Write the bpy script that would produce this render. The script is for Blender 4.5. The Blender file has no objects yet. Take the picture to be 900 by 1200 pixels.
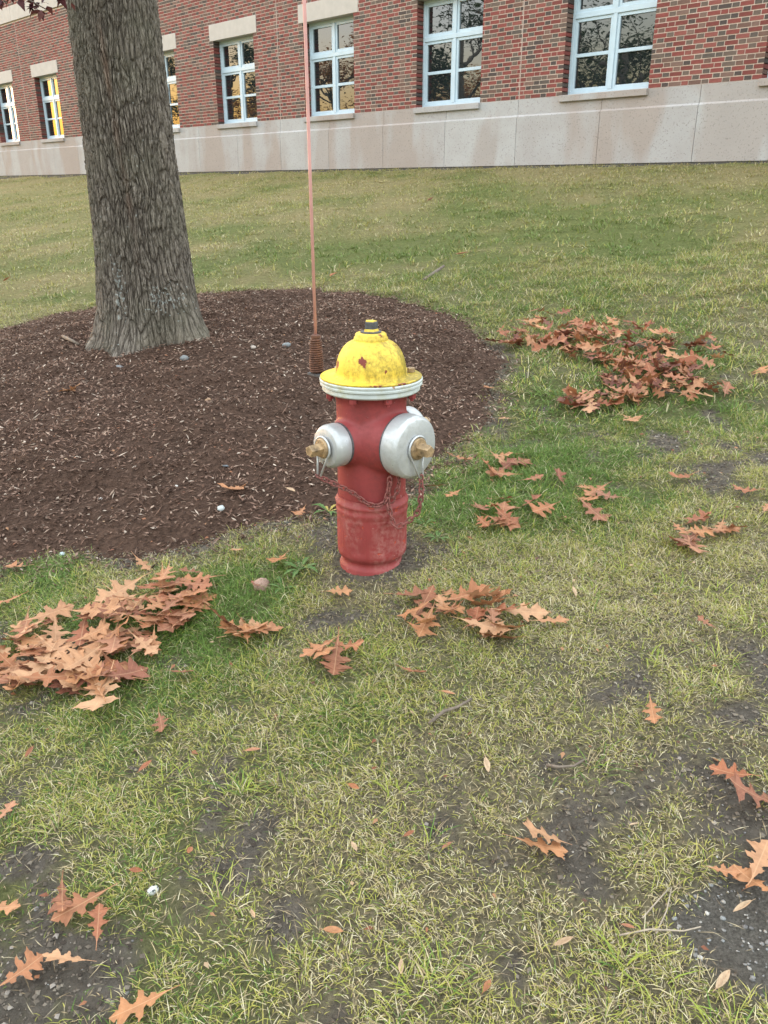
import bpy, bmesh, math, random
import numpy as np
from mathutils import Vector, Matrix
random.seed(7); RNG = np.random.default_rng(11)
S = bpy.context.scene
COL = S.collection
rad = math.radians

# ------------------------------------------------------------------ camera
CAM_H = 1.12; TILT = rad(21.5); FPX = 970.0
cam = bpy.data.cameras.new('camera'); camo = bpy.data.objects.new('camera', cam); COL.objects.link(camo)
camo.location = (0, 0, CAM_H); camo.rotation_euler = (rad(90) - TILT, 0, 0)
cam.sensor_fit = 'VERTICAL'; cam.sensor_height = 24; cam.sensor_width = 18; cam.lens = 24 * FPX / 1200
cam.clip_start = .05; cam.clip_end = 2000
S.camera = camo
# ------------------------------------------------------------------ world, sun, exposure
SUN_EL, SUN_AZ = rad(2.5), rad(-49)          # azimuth from +Y, clockwise
W = bpy.data.worlds.new('World'); S.world = W; W.use_nodes = True
wn = W.node_tree; wn.nodes.clear()
sky = wn.nodes.new('ShaderNodeTexSky'); sky.sky_type = 'NISHITA'; sky.sun_disc = False
sky.sun_elevation = SUN_EL; sky.sun_rotation = SUN_AZ; sky.altitude = 50
sky.air_density = 1.0; sky.dust_density = 3.0; sky.ozone_density = 1.0
bg = wn.nodes.new('ShaderNodeBackground'); bg.inputs[1].default_value = .15
wo = wn.nodes.new('ShaderNodeOutputWorld')
# high thin cloud deck, broken and open towards the horizon
def wnode(t, **kw):
    q = wn.nodes.new(t)
    for k_, v_ in kw.items(): setattr(q, k_, v_)
    return q
tc = wnode('ShaderNodeTexCoord'); sp3 = wnode('ShaderNodeSeparateXYZ'); wn.links.new(tc.outputs['Generated'], sp3.inputs[0])
nz_ = wnode('ShaderNodeTexNoise'); nz_.inputs['Scale'].default_value = 2.6; nz_.inputs['Detail'].default_value = 6; wn.links.new(tc.outputs['Generated'], nz_.inputs['Vector'])
ma = wnode('ShaderNodeMath', operation='MULTIPLY_ADD'); ma.inputs[1].default_value = .22; wn.links.new(nz_.outputs[0], ma.inputs[0]); wn.links.new(sp3.outputs[2], ma.inputs[2])
mr = wnode('ShaderNodeMapRange', interpolation_type='SMOOTHSTEP'); mr.inputs[1].default_value = .19; mr.inputs[2].default_value = .38; mr.inputs[4].default_value = .9
wn.links.new(ma.outputs[0], mr.inputs[0])
mxc = wnode('ShaderNodeMix', data_type='RGBA'); wn.links.new(mr.outputs[0], mxc.inputs[0]); wn.links.new(sky.outputs[0], mxc.inputs[6])
mxc.inputs[7].default_value = (2.85, 3.07, 3.24, 1)
wn.links.new(mxc.outputs[2], bg.inputs[0]); wn.links.new(bg.outputs[0], wo.inputs[0])
sl = bpy.data.lights.new('sun', 'SUN'); sl.energy = .5; sl.angle = rad(40); sl.color = (1, .88, .74)
so = bpy.data.objects.new('sun', sl); COL.objects.link(so); so.location = (-20, 9, 12)
sd = Vector((math.sin(SUN_AZ) * math.cos(SUN_EL), math.cos(SUN_AZ) * math.cos(SUN_EL), math.sin(SUN_EL)))
so.rotation_euler = sd.to_track_quat('Z', 'Y').to_euler()
S.view_settings.view_transform = 'Standard'; S.view_settings.look = 'None'
S.view_settings.exposure = 2.86; S.view_settings.gamma = 1
S.cycles.use_denoising = True; S.cycles.max_bounces = 6; S.cycles.diffuse_bounces = 3
S.cycles.glossy_bounces = 3; S.cycles.transmission_bounces = 3; S.cycles.sample_clamp_indirect = 6

# ------------------------------------------------------------------ helpers
def link(o, parent=None):
    COL.objects.link(o)
    if parent is not None: o.parent = parent
    return o
def tag(o, label=None, cat=None, group=None, kind=None):
    if label: o['label'] = label
    if cat: o['category'] = cat
    if group: o['group'] = group
    if kind: o['kind'] = kind
    return o
def empty(name, loc, rz=0):
    o = bpy.data.objects.new(name, None); o.location = loc; o.rotation_euler = (0, 0, rz); o.empty_display_size = .1
    return link(o)
def mesh_np(name, verts, faces_flat, loop_starts, mats, smooth=False, mat_idx=None, attrs=None, cols=None):
    me = bpy.data.meshes.new(name)
    nv, nl, nf = len(verts), len(faces_flat), len(loop_starts)
    me.vertices.add(nv); me.vertices.foreach_set('co', np.asarray(verts, np.float32).ravel())
    me.loops.add(nl); me.loops.foreach_set('vertex_index', np.asarray(faces_flat, np.int32))
    me.polygons.add(nf); me.polygons.foreach_set('loop_start', np.asarray(loop_starts, np.int32))
    if mat_idx is not None: me.polygons.foreach_set('material_index', np.asarray(mat_idx, np.int32))
    me.update(calc_edges=True)
    me.polygons.foreach_set('use_smooth', np.full(nf, bool(smooth)))
    for m in (mats if isinstance(mats, (list, tuple)) else [mats]): me.materials.append(m)
    for k, v in (attrs or {}).items():
        a = me.attributes.new(k, 'FLOAT', 'POINT'); a.data.foreach_set('value', np.asarray(v, np.float32))
    for k, v in (cols or {}).items():
        a = me.attributes.new(k, 'FLOAT_COLOR', 'POINT')
        v = np.asarray(v, np.float32)
        if v.shape[1] == 3: v = np.hstack([v, np.ones((len(v), 1), np.float32)])
        a.data.foreach_set('color', v.ravel())
    return me
def grid_faces(nr, nc, wrap=False):
    r = np.arange(nr - 1)[:, None]; c = np.arange(nc if wrap else nc - 1)[None, :]
    c2 = (c + 1) % nc
    q = np.stack([r * nc + c, r * nc + c2, (r + 1) * nc + c2, (r + 1) * nc + c], -1).reshape(-1, 4)
    return q.ravel(), np.arange(len(q)) * 4
def bm_obj(name, bm, mat, parent=None, smooth=False, sharp=None):
    me = bpy.data.meshes.new(name); bm.normal_update(); bm.to_mesh(me); bm.free()
    for m in (mat if isinstance(mat, (list, tuple)) else [mat]): me.materials.append(m)
    if smooth:
        for p in me.polygons: p.use_smooth = True
        if sharp: me.set_sharp_from_angle(angle=rad(sharp))
    return link(bpy.data.objects.new(name, me), parent)
def box(bm, x0, x1, y0, y1, z0, z1, bev=0):
    r = bmesh.ops.create_cube(bm, size=1, matrix=Matrix.Translation(((x0+x1)/2, (y0+y1)/2, (z0+z1)/2)) @ Matrix.Diagonal((x1-x0, y1-y0, z1-z0, 1)))
    if bev:
        es = list({e for v in r['verts'] for e in v.link_edges})
        bmesh.ops.bevel(bm, geom=es, offset=bev, segments=1, affect='EDGES')
def lathe(bm, prof, seg=48, M=Matrix(), caps=True, rfun=None):
    rings = []
    for (r, z) in prof:
        ring = []
        for i in range(seg):
            a = 2*math.pi*i/seg; rr = r if rfun is None else rfun(r, z, a)
            ring.append(bm.verts.new(M @ Vector((rr*math.cos(a), rr*math.sin(a), z))))
        rings.append(ring)
    for a, b in zip(rings, rings[1:]):
        for i in range(seg):
            j = (i+1) % seg; bm.faces.new((a[i], a[j], b[j], b[i]))
    if caps:
        bm.faces.new(rings[0][::-1]); bm.faces.new(rings[-1])
def tube(bm, pts, rads, seg=8, caps=True):
    pts = [Vector(p) for p in pts]
    if not hasattr(rads, '__len__'): rads = [rads]*len(pts)
    rings = []; up = None
    for i, p in enumerate(pts):
        t = (pts[min(i+1, len(pts)-1)] - pts[max(i-1, 0)]).normalized()
        if up is None: up = Vector((0, 0, 1)) if abs(t.z) < .9 else Vector((1, 0, 0))
        n = (up - t*up.dot(t)).normalized(); up = n; b = t.cross(n)
        rings.append([bm.verts.new(p + (n*math.cos(2*math.pi*k/seg) + b*math.sin(2*math.pi*k/seg))*rads[i]) for k in range(seg)])
    for a, c in zip(rings, rings[1:]):
        for k in range(seg):
            j = (k+1) % seg; bm.faces.new((a[k], a[j], c[j], c[k]))
    if caps: bm.faces.new(rings[0][::-1]); bm.faces.new(rings[-1])
# numpy value noise
_P = np.random.default_rng(3).random((512, 512)).astype(np.float64)
def vnoise(x, y, seed=0):
    x = np.asarray(x, float) + seed*37.31; y = np.asarray(y, float) + seed*91.7
    xi = np.floor(x).astype(int); yi = np.floor(y).astype(int); fx = x-xi; fy = y-yi
    fx = fx*fx*(3-2*fx); fy = fy*fy*(3-2*fy)
    g = lambda a, b: _P[a % 512, b % 512]
    return (g(xi, yi)*(1-fx)+g(xi+1, yi)*fx)*(1-fy) + (g(xi, yi+1)*(1-fx)+g(xi+1, yi+1)*fx)*fy
def fbm(x, y, seed=0, oct=4, gain=.5):
    s = 0; a = 1; n = 0
    for i in range(oct):
        s = s + a*vnoise(np.asarray(x)*2**i, np.asarray(y)*2**i, seed+i*5); n += a; a *= gain
    return s/n
def sstep(a, b, x):
    t = np.clip((x-a)/(b-a), 0, 1); return t*t*(3-2*t)

# ------------------------------------------------------------------ materials
def mat(name):
    m = bpy.data.materials.new(name); m.use_nodes = True; nt = m.node_tree
    return m, nt, nt.nodes['Principled BSDF']
class N:
    def __init__(s, nt): s.nt = nt
    def node(s, t, **kw):
        n = s.nt.nodes.new(t)
        for k, v in kw.items(): setattr(n, k, v)
        return n
    def l(s, a, b): s.nt.links.new(a, b)
    def coord(s, kind='Object', scale=(1, 1, 1)):
        c = s.node('ShaderNodeTexCoord'); m = s.node('ShaderNodeMapping'); m.inputs['Scale'].default_value = scale
        s.l(c.outputs[kind], m.inputs[0]); return m.outputs[0]
    def noise(s, vec, scale, detail=4, rough=.55, dist=0):
        n = s.node('ShaderNodeTexNoise'); n.inputs['Scale'].default_value = scale; n.inputs['Detail'].default_value = detail
        n.inputs['Roughness'].default_value = rough; n.inputs['Distortion'].default_value = dist
        if vec is not None: s.l(vec, n.inputs['Vector'])
        return n.outputs[0]
    def ramp(s, v, stops):
        r = s.node('ShaderNodeValToRGB'); e = r.color_ramp.elements
        while len(e) < len(stops): e.new(.5)
        for i, (p, c) in enumerate(stops):
            e[i].position = p; e[i].color = (c, c, c, 1) if not hasattr(c, '__len__') else (*c, 1)
        s.l(v, r.inputs[0]); return r.outputs[0]
    def mix(s, f, a, b, bt='MIX'):
        n = s.node('ShaderNodeMix', data_type='RGBA', blend_type=bt)
        for sock, v in ((n.inputs[0], f), (n.inputs[6], a), (n.inputs[7], b)):
            if hasattr(v, 'is_output'): s.l(v, sock)
            elif hasattr(v, '__len__'): sock.default_value = (*v, 1)
            else: sock.default_value = v
        return n.outputs[2]
    def math(s, op, a, b=0.0):
        n = s.node('ShaderNodeMath', operation=op)
        for i, v in enumerate((a, b)):
            if hasattr(v, 'is_output'): s.l(v, n.inputs[i])
            else: n.inputs[i].default_value = v
        return n.outputs[0]
    def attr(s, name, out='Fac'):
        n = s.node('ShaderNodeAttribute'); n.attribute_name = name; return n.outputs[out]
    def bump(s, h, strength, dist=.01, nrm=None):
        b = s.node('ShaderNodeBump'); b.inputs['Strength'].default_value = strength; b.inputs['Distance'].default_value = dist
        s.l(h, b.inputs['Height'])
        if nrm: s.l(nrm, b.inputs['Normal'])
        return b.outputs[0]

def plain(name, col, rough=.7, metal=0, var=.25, scale=30, bump=.15, spec=.5, bdist=.004):
    m, nt, p = mat(name); n = N(nt); v = n.coord()
    f = n.noise(v, scale, 5)
    lo = tuple(c*(1-var) for c in col); hi = tuple(min(1, c*(1+var)) for c in col)
    n.l(n.ramp(f, [(.3, lo), (.7, hi)]), p.inputs['Base Color'])
    p.inputs['Roughness'].default_value = rough; p.inputs['Metallic'].default_value = metal
    p.inputs['Specular IOR Level'].default_value = spec
    if bump: n.l(n.bump(n.noise(v, scale*4, 3), bump, bdist), p.inputs['Normal'])
    return m

def leaf_like(name, colattr=None, base=(.3, .12, .05), trans=.25, rough=.6, var=None, spec=.3):
    m, nt, p = mat(name); n = N(nt)
    if colattr: c = n.attr(colattr, 'Color')
    else:
        oi = n.node('ShaderNodeObjectInfo'); c = n.ramp(oi.outputs['Random'], var)
        v = n.coord(); blot = n.ramp(n.noise(v, 5, 3), [(.3, .74), (.7, 1.12)])
        c = n.mix(1.0, c, blot, 'MULTIPLY')
        sy = n.node('ShaderNodeSeparateXYZ'); n.l(v, sy.inputs[0]); ay = n.math('ABSOLUTE', sy.outputs[1])
        rib = n.ramp(ay, [(.005, .35), (.013, 0)]); vein = n.math('PINGPONG', n.math('SUBTRACT', sy.outputs[0], n.math('MULTIPLY', ay, .75)), .055)
        c = n.mix(n.math('MAXIMUM', rib, n.ramp(vein, [(.002, .16), (.006, 0)])), c, (.55, .34, .19))
    n.l(c, p.inputs['Base Color']); p.inputs['Roughness'].default_value = rough; p.inputs['Specular IOR Level'].default_value = spec
    tr = n.node('ShaderNodeBsdfTranslucent'); n.l(c, tr.inputs[0])
    ms = n.node('ShaderNodeMixShader'); ms.inputs[0].default_value = trans
    n.l(p.outputs[0], ms.inputs[1]); n.l(tr.outputs[0], ms.inputs[2])
    n.l(ms.outputs[0], nt.nodes['Material Output'].inputs[0])
    return m

M = {}
def painted(name, col, dirt, chips=None, rough=.5, dirt_amt=.5, chip_thr=.70, scuff=None):
    m, nt, p = mat(name); n = N(nt); v = n.coord()
    big = n.noise(v, 9, 5); fine = n.noise(v, 70, 6, .65)
    c = n.mix(n.ramp(big, [(.35, 0), (.7, 1)]), tuple(x*.86 for x in col), tuple(min(1, x*1.12) for x in col))
    vs = n.coord(scale=(1, 1, .28))
    d = n.math('MULTIPLY', n.ramp(n.noise(vs, 14, 4, .6), [(.42, 0), (.68, 1)]), n.ramp(fine, [(.4, 0), (.62, 1)]))
    c = n.mix(n.math('MULTIPLY', d, dirt_amt), c, dirt)
    chipf = n.ramp(n.noise(v, 34, 4, .6), [(chip_thr, 0), (chip_thr+.03, 1)])
    if chips: c = n.mix(chipf, c, chips)
    if scuff: c = n.mix(n.ramp(n.noise(v, 48, 5, .7), [(.66, 0), (.72, .7)]), c, scuff)
    n.l(c, p.inputs['Base Color']); p.inputs['Specular IOR Level'].default_value = .35
    n.l(n.ramp(fine, [(.3, rough-.1), (.7, rough+.15)]), p.inputs['Roughness'])
    h = n.math('SUBTRACT', n.math('MULTIPLY', fine, .25), n.math('MULTIPLY', chipf, .6 if chips else 0))
    n.l(n.bump(h, .6, .004), p.inputs['Normal'])
    return m
M['red'] = painted('faded_red_paint', (.24, .038, .038), (.11, .028, .028), (.09, .02, .02), .55, .5, .70, (.52, .33, .32))
M['red_low'] = painted('worn_red_paint', (.235, .036, .035), (.33, .15, .13), (.36, .05, .03), .62, .8, .64, (.5, .32, .28))
M['silver'] = painted('silver_paint', (.47, .485, .49), (.27, .27, .24), (.12, .09, .07), .36, .5, .69, (.56, .57, .57))
M['silver'].node_tree.nodes['Principled BSDF'].inputs['Metallic'].default_value = .35
M['rim'] = painted('white_rim_paint', (.46, .50, .49), (.34, .31, .13), (.26, .13, .06), .5, .75, .68)
M['brass'] = plain('weathered_brass', (.30, .205, .11), .55, .15, .55, 55, .5)
M['algae'] = plain('algae_grown_paint', (.30, .24, .03), .8, 0, .5, 60, .3)
M['wire'] = plain('galvanised_wire', (.50, .52, .54), .4, .5, .2, 60, .1)
M['rust'] = plain('rusty_chain', (.20, .070, .060), .85, .1, .6, 120, .4)
M['spring'] = plain('rusty_spring', (.12, .055, .035), .8, .2, .5, 90, .3)
M['dark'] = plain('dark_steel', (.075, .075, .078), .6, .2, .4, 90, .3)
M['rod'] = plain('faded_rod', (.52, .27, .245), .5, 0, .15, 14, .05)
# yellow bonnet paint: grime grows to one side (algae), chips of primer
m, nt, p = mat('yellow_paint'); n = N(nt); v = n.coord(); M['yellow'] = m
vs = n.coord(scale=(1, 1, .22))
sx = n.node('ShaderNodeSeparateXYZ'); n.l(v, sx.inputs[0])
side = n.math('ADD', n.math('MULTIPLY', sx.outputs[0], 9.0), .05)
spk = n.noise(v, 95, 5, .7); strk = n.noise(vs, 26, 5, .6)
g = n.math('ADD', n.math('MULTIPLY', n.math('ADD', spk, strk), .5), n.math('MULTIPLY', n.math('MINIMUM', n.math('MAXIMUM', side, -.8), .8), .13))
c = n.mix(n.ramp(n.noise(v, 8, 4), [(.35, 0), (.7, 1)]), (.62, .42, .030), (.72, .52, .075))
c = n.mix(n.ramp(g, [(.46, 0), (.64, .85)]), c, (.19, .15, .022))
c = n.mix(n.ramp(n.noise(v, 23, 4, .6, .4), [(.655, 0), (.675, 1)]), c, (.17, .03, .018))
n.l(c, p.inputs['Base Color']); p.inputs['Roughness'].default_value = .55; p.inputs['Specular IOR Level'].default_value = .35
n.l(n.bump(spk, .3, .003), p.inputs['Normal'])
# glass: tinted, reflective
m, nt, p = mat('tinted_glass'); n = N(nt); M['glass'] = m
p.inputs['Base Color'].default_value = (.012, .016, .018, 1); p.inputs['Roughness'].default_value = .012
p.inputs['Specular IOR Level'].default_value = .5; p.inputs['IOR'].default_value = 2.1
n.l(n.bump(n.noise(n.coord(), 2.2, 2), .10, .01), p.inputs['Normal'])
M['frame'] = plain('pale_blue_frame', (.46, .57, .64), .4, 0, .05, 6, .02)
M['mortar'] = plain('mortar', (.58, .475, .40), .95, 0, .15, 20, .3)
M['sealant'] = plain('joint_sealant', (.50, .40, .35), .8, 0, .08, 20, .05)
M['dark_gap'] = plain('dark_joint', (.10, .095, .09), .95, 0, .2, 30, .2)
def stone(name, a, b, stain):
    m, nt, p = mat(name); n = N(nt)
    g = n.node('ShaderNodeNewGeometry'); oi = n.node('ShaderNodeObjectInfo')
    v = n.coord('Object')
    vst = n.coord('Object', (1, 1, .30))
    w = n.ramp(n.noise(vst, .9, 3, .5, .3), [(.46, 0), (.54, 1)])
    c = n.mix(w, a, b)
    c = n.mix(n.ramp(n.noise(v, 38, 3, .7), [(.34, .6), (.42, 0)]), c, stain)
    c = n.mix(n.ramp(n.noise(v, 2.3, 4), [(.4, 0), (.75, .35)]), c, tuple(x*.8 for x in a))
    n.l(c, p.inputs['Base Color']); p.inputs['Roughness'].default_value = .85
    n.l(n.bump(n.noise(v, 45, 4), .25, .01), p.inputs['Normal'])
    return m
M['stone'] = stone('granite_slab', (.325, .285, .262), (.365, .36, .36), (.14, .115, .105))
M['stone2'] = stone('granite_slab_grey', (.335, .31, .295), (.385, .385, .385), (.15, .13, .12))
M['lintel'] = plain('limestone', (.43, .40, .365), .85, 0, .08, 5, .1)
BR = []
for i, (c, w) in enumerate([((.205, .062, .054), 5), ((.17, .054, .047), 4), ((.225, .080, .068), 3), ((.145, .088, .072), 3), ((.175, .112, .092), 2), ((.075, .060, .056), 2), ((.10, .082, .072), 2), ((.13, .098, .082), 2)]):
    BR.append(plain('brick_%d' % i, c, .9, 0, .18, 16, .3, .2))

# ------------------------------------------------------------------ terrain functions
DW = 18.4; R2 = math.sqrt(2)
def ground(x, y):
    x = np.asarray(x, float); y = np.asarray(y, float)
    d = (DW - x - y)/R2
    dd = np.where(d < 0, 0, d); dd = np.where(dd > 17, 17 + 6*np.tanh((dd-17)/6), dd)
    z = 1.44 - .127*dd - .06*np.clip(dd-11.4, 0, 3)
    near = sstep(16, 8, d)
    z = z + (fbm(x*.6, y*.6, 21, 3)-.5)*.10*sstep(.3, 3, d)*sstep(11.0, 9.0, d)
    z = z + (fbm(x*5, y*5, 31, 3)-.5)*.028*near*sstep(.1, .6, np.hypot(x+.04, y-2.36))
    z = z + HOFF*np.exp(-((x+.04)**2+(y-2.36)**2)/.5**2)
    return z
HOFF = 0.0
def px_ray(x, y):
    u = (x-450)/FPX; v = (600-y)/FPX; c, s = math.cos(TILT), math.sin(TILT)
    return np.array([u, c+v*s, -s+v*c])
def px(x, y, surf=None):
    surf = surf or ground
    d = px_ray(x, y); k = .8; prev = k
    while k < 60:
        if CAM_H + d[2]*k < surf(d[0]*k, d[1]*k): break
        prev = k; k *= 1.02
    a, b = prev, k
    for _ in range(25):
        mid = (a+b)/2
        if CAM_H + d[2]*mid < surf(d[0]*mid, d[1]*mid): b = mid
        else: a = mid
    return float(d[0]*b), float(d[1]*b)
HOFF = .030 - float(ground(-.037, 2.30))
# mulch bed outline, from the tree's centre
TREE = (-1.41, 5.08)
edge_px = [(0, 648), (60, 652), (130, 652), (200, 645), (260, 628), (330, 610), (400, 592), (480, 562), (530, 520), (562, 480), (580, 445), (566, 410), (535, 380), (480, 356), (420, 344), (350, 340), (290, 342), (245, 345), (60, 372), (0, 388)]
ep = [px(*q) for q in edge_px]
ea = [math.atan2(q[1]-TREE[1], q[0]-TREE[0]) for q in ep]; er = [math.hypot(q[1]-TREE[1], q[0]-TREE[0]) for q in ep]
ea += [rad(180), rad(-155)]; er += [2.05, 2.15]
o_ = np.argsort(ea); EA = np.array(ea)[o_]; ER = np.array(er)[o_]
EA = np.concatenate([[EA[-1]-2*math.pi], EA, [EA[0]+2*math.pi]]); ER = np.concatenate([[ER[-1]], ER, [ER[0]]])
def bed_r(a):
    a = np.asarray(a, float); r = np.interp((a+math.pi) % (2*math.pi)-math.pi, EA, ER)
    return r + (vnoise(a*9+40, a*0+3)-.5)*.10 + (vnoise(a*40+90, a*0+7)-.5)*.09
def bed_t(x, y):     # 0 centre .. 1 edge
    dx = np.asarray(x)-TREE[0]; dy = np.asarray(y)-TREE[1]
    return np.hypot(dx, dy)/bed_r(np.arctan2(dy, dx))
def mulch(x, y):
    t = bed_t(x, y)
    m = .15*(1-np.clip(t, 0, 1)**2.2) - .25*np.clip(t-1, 0, .4)
    return ground(x, y) + m + (fbm(np.asarray(x)*6, np.asarray(y)*6, 55, 4)-.5)*.085*(1-np.clip(t, 0, 1)**6) + .004
def surface(x, y): return np.maximum(ground(x, y), mulch(x, y))
HYD = np.array([-.037, 2.36])

# bare soil, gravel and green fields
bare = [(650, 882, .13, .8), (690, 985, .16, 1), (255, 905, .14, .8), (30, 1000, .10, .6), (440, 862, .12, .6), (880, 955, .12, .8), (60, 1165, .16, .9), (530, 850, .08, .6), (420, 1120, .12, .7), (480, 1170, .12, .5), (620, 1150, .10, .5), (25, 930, .08, .5), (310, 960, .1, .6), (790, 690, .09, .5), (880, 760, .1, .5), (160, 655, .12, .5), (330, 1080, .08, .5)]
BARE = [(*px(a, b), r*.72, w) for a, b, r, w in bare]
greens = [(290, 700, .22, 1.0), (250, 720, .2, 1), (40, 670, .2, .8), (520, 600, .25, .8), (640, 560, .3, .7), (560, 700, .25, .5), (420, 830, .25, .4), (640, 300, 1.0, .7), (760, 255, 1.6, .5), (440, 300, .8, .6), (650, 600, .3, .5), (300, 290, 1.0, .4), (540, 340, .6, .6), (820, 420, .35, .6), (60, 345, .5, .6)]
GREEN = [(*px(a, b), r, w) for a, b, r, w in greens]
def blobs(L, x, y):
    s = 0
    for bx, by, r, w in L: s = s + w*np.exp(-((x-bx)**2+(y-by)**2)/(r*r))
    return s
GRV = px(868, 1085)
def gravel_f(x, y):
    q = ((x-GRV[0]-.16)/.27)**2 + ((y-GRV[1]+.02)/.17)**2
    return sstep(1.25, .55, q + (fbm(x*9, y*9, 77, 3)-.5)*.9)
def cover(x, y):      # grass density 0..1
    c = .42 + 1.2*(fbm(x*2.6, y*2.6, 5, 4)-.30) + 1.5*(fbm(x*10, y*10, 6, 2)-.5)
    c = c - .68*blobs(BARE, x, y)*(.1+1.6*fbm(x*13, y*13, 91, 3)) - 1.2*gravel_f(x, y)
    c = c + .45*blobs(GREEN[:7], x, y)
    t = bed_t(x, y); c = c*sstep(.98, 1.10, t)
    dist = np.hypot(x, y); c = np.where(dist > 5, np.maximum(c, .45)*np.where(t < 1.0, 0, 1), c)
    c = c*(.35+.65*sstep(.12, .28, np.hypot(x-HYD[0], y-HYD[1])))
    return np.clip(c, 0, 1)
def greenness(x, y):
    g = .46 + 1.5*(fbm(x*.9+7, y*.9, 9, 3)-.5) + .6*(fbm(x*5, y*5, 14, 2)-.5) + .62*blobs(GREEN, x, y) - .30*sstep(1.9, 1.2, y) - .7*np.exp(-((x-HYD[0])**2+(y-HYD[1]+.05)**2)/.2**2)
    g = g - .16*sstep(7, 16, np.hypot(x, y))
    return np.clip(g, 0, 1)

# ------------------------------------------------------------------ ground sheet
def axis(lo, hi, f0, f1, step, grow=1.13):
    a = list(np.arange(f0, f1, step)); s = step
    while a[-1] < hi: s *= grow; a.append(a[-1]+s)
    s = step; b = []
    v = f0
    while v > lo: s *= grow; v -= s; b.append(v)
    return np.array(b[::-1]+a)
gx = axis(-400, 400, -2.6, 2.6, .028); gy = axis(-400, 400, .6, 6.4, .03)
GX, GY = np.meshgrid(gx, gy); GZ = ground(GX, GY)
GZ = GZ - .10*sstep(1.0, .93, bed_t(GX, GY)) 
f, ls = grid_faces(len(gy), len(gx))
m, nt, p = mat('lawn_soil'); n = N(nt); v = n.coord()
cv = n.attr('cover'); gr = n.attr('green'); gv = n.attr('gravel')
soil = n.mix(n.ramp(n.noise(v, 22, 6, .7), [(.3, 0), (.7, 1)]), (.080, .067, .053), (.215, .185, .150))
soil = n.mix(n.ramp(n.noise(v, 140, 3, .6), [(.62, 0), (.70, .7)]), soil, (.22, .20, .17))
thatch = n.mix(n.ramp(n.noise(v, 60, 6, .75), [(.35, 0), (.65, 1)]), (.085, .072, .045), (.29, .25, .15))
moss = n.mix(n.ramp(n.noise(v, 90, 5, .7), [(.3, 0), (.7, 1)]), (.060, .075, .022), (.20, .21, .08))
cov = n.mix(n.ramp(gr, [(.25, 0), (.8, 1)]), thatch, moss)
tn = n.ramp(n.noise(v, 26, 7, .8), [(.3, 0), (.7, 1)])
turf = n.mix(n.ramp(gr, [(.15, 0), (.75, 1)]), n.mix(tn, (.15, .125, .055), (.32, .285, .135)), n.mix(tn, (.075, .095, .025), (.19, .215, .070)))
cov = n.mix(n.attr('far'), cov, turf)
c = n.mix(n.ramp(n.math('ADD', cv, n.math('MULTIPLY', n.math('SUBTRACT', n.noise(v, 30, 4), .5), .6)), [(.12, 0), (.45, 1)]), soil, cov)
grc = n.mix(n.ramp(n.noise(v, 160, 4, .7), [(.35, 0), (.7, 1)]), (.085, .076, .064), (.23, .21, .18))
c = n.mix(gv, c, grc)
n.l(c, p.inputs['Base Color']); p.inputs['Roughness'].default_value = .95; p.inputs['Specular IOR Level'].default_value = .15
n.l(n.bump(n.noise(v, 55, 8, .75), 1, .05), p.inputs['Normal'])
M['ground'] = m
X1, Y1 = GX.ravel(), GY.ravel()
me = mesh_np('ground', np.stack([X1, Y1, GZ.ravel()], 1), f, ls, M['ground'], True, attrs={'cover': cover(X1, Y1), 'green': greenness(X1, Y1), 'gravel': gravel_f(X1, Y1), 'far': sstep(3.6, 7.5, np.hypot(X1, Y1))})
tag(link(bpy.data.objects.new('ground', me)), 'worn sloping lawn with bare soil showing', kind='structure')

# ------------------------------------------------------------------ building
BZ = 1.36
bld = empty('brick_building', (0, DW, BZ), rad(-45))
tag(bld, 'red brick building with pale stone base and tall white framed windows', 'building')
S0, S1, ZT = -25.0, 11.0, 7.45
CENT = [1.67 + 3.32*k for k in range(-8, 3)]
OW, OZ0, OZ1, LZ1 = .79, 2.52, 4.33, 4.68
REC = .17
def zl(z): return z - BZ
# backing wall: mortar plane pieces around the openings, plus returns and roof
bm = bmesh.new()
edges = sorted([S0] + [e for c_ in CENT for e in (c_-OW, c_+OW)] + [S1])
edges = [e for e in edges if S0 <= e <= S1]
for a, b in zip(edges, edges[1:]):
    mid = (a+b)/2; isw = any(abs(mid-c_) < OW for c_ in CENT)
    zs = [(1.0, OZ0), (OZ1, ZT)] if isw else [(1.0, ZT)]
    for z0, z1 in zs:
        bm.faces.new([bm.verts.new((s_, 0, zl(z_))) for s_, z_ in ((a, z0), (b, z0), (b, z1), (a, z1))])
for s_ in (S0, S1):
    bm.faces.new([bm.verts.new((s_, y_, zl(z_))) for y_, z_ in ((0, 1.0), (9, 1.0), (9, ZT), (0, ZT))])
bm.faces.new([bm.verts.new(q) for q in ((S0, 9, zl(1)), (S1, 9, zl(1)), (S1, 9, zl(ZT)), (S0, 9, zl(ZT)))])
bm.faces.new([bm.verts.new(q) for q in ((S0, 0, zl(ZT)), (S1, 0, zl(ZT)), (S1, 9, zl(ZT)), (S0, 9, zl(ZT)))])
wall = bm_obj('wall', bm, M['mortar'], bld)
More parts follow.
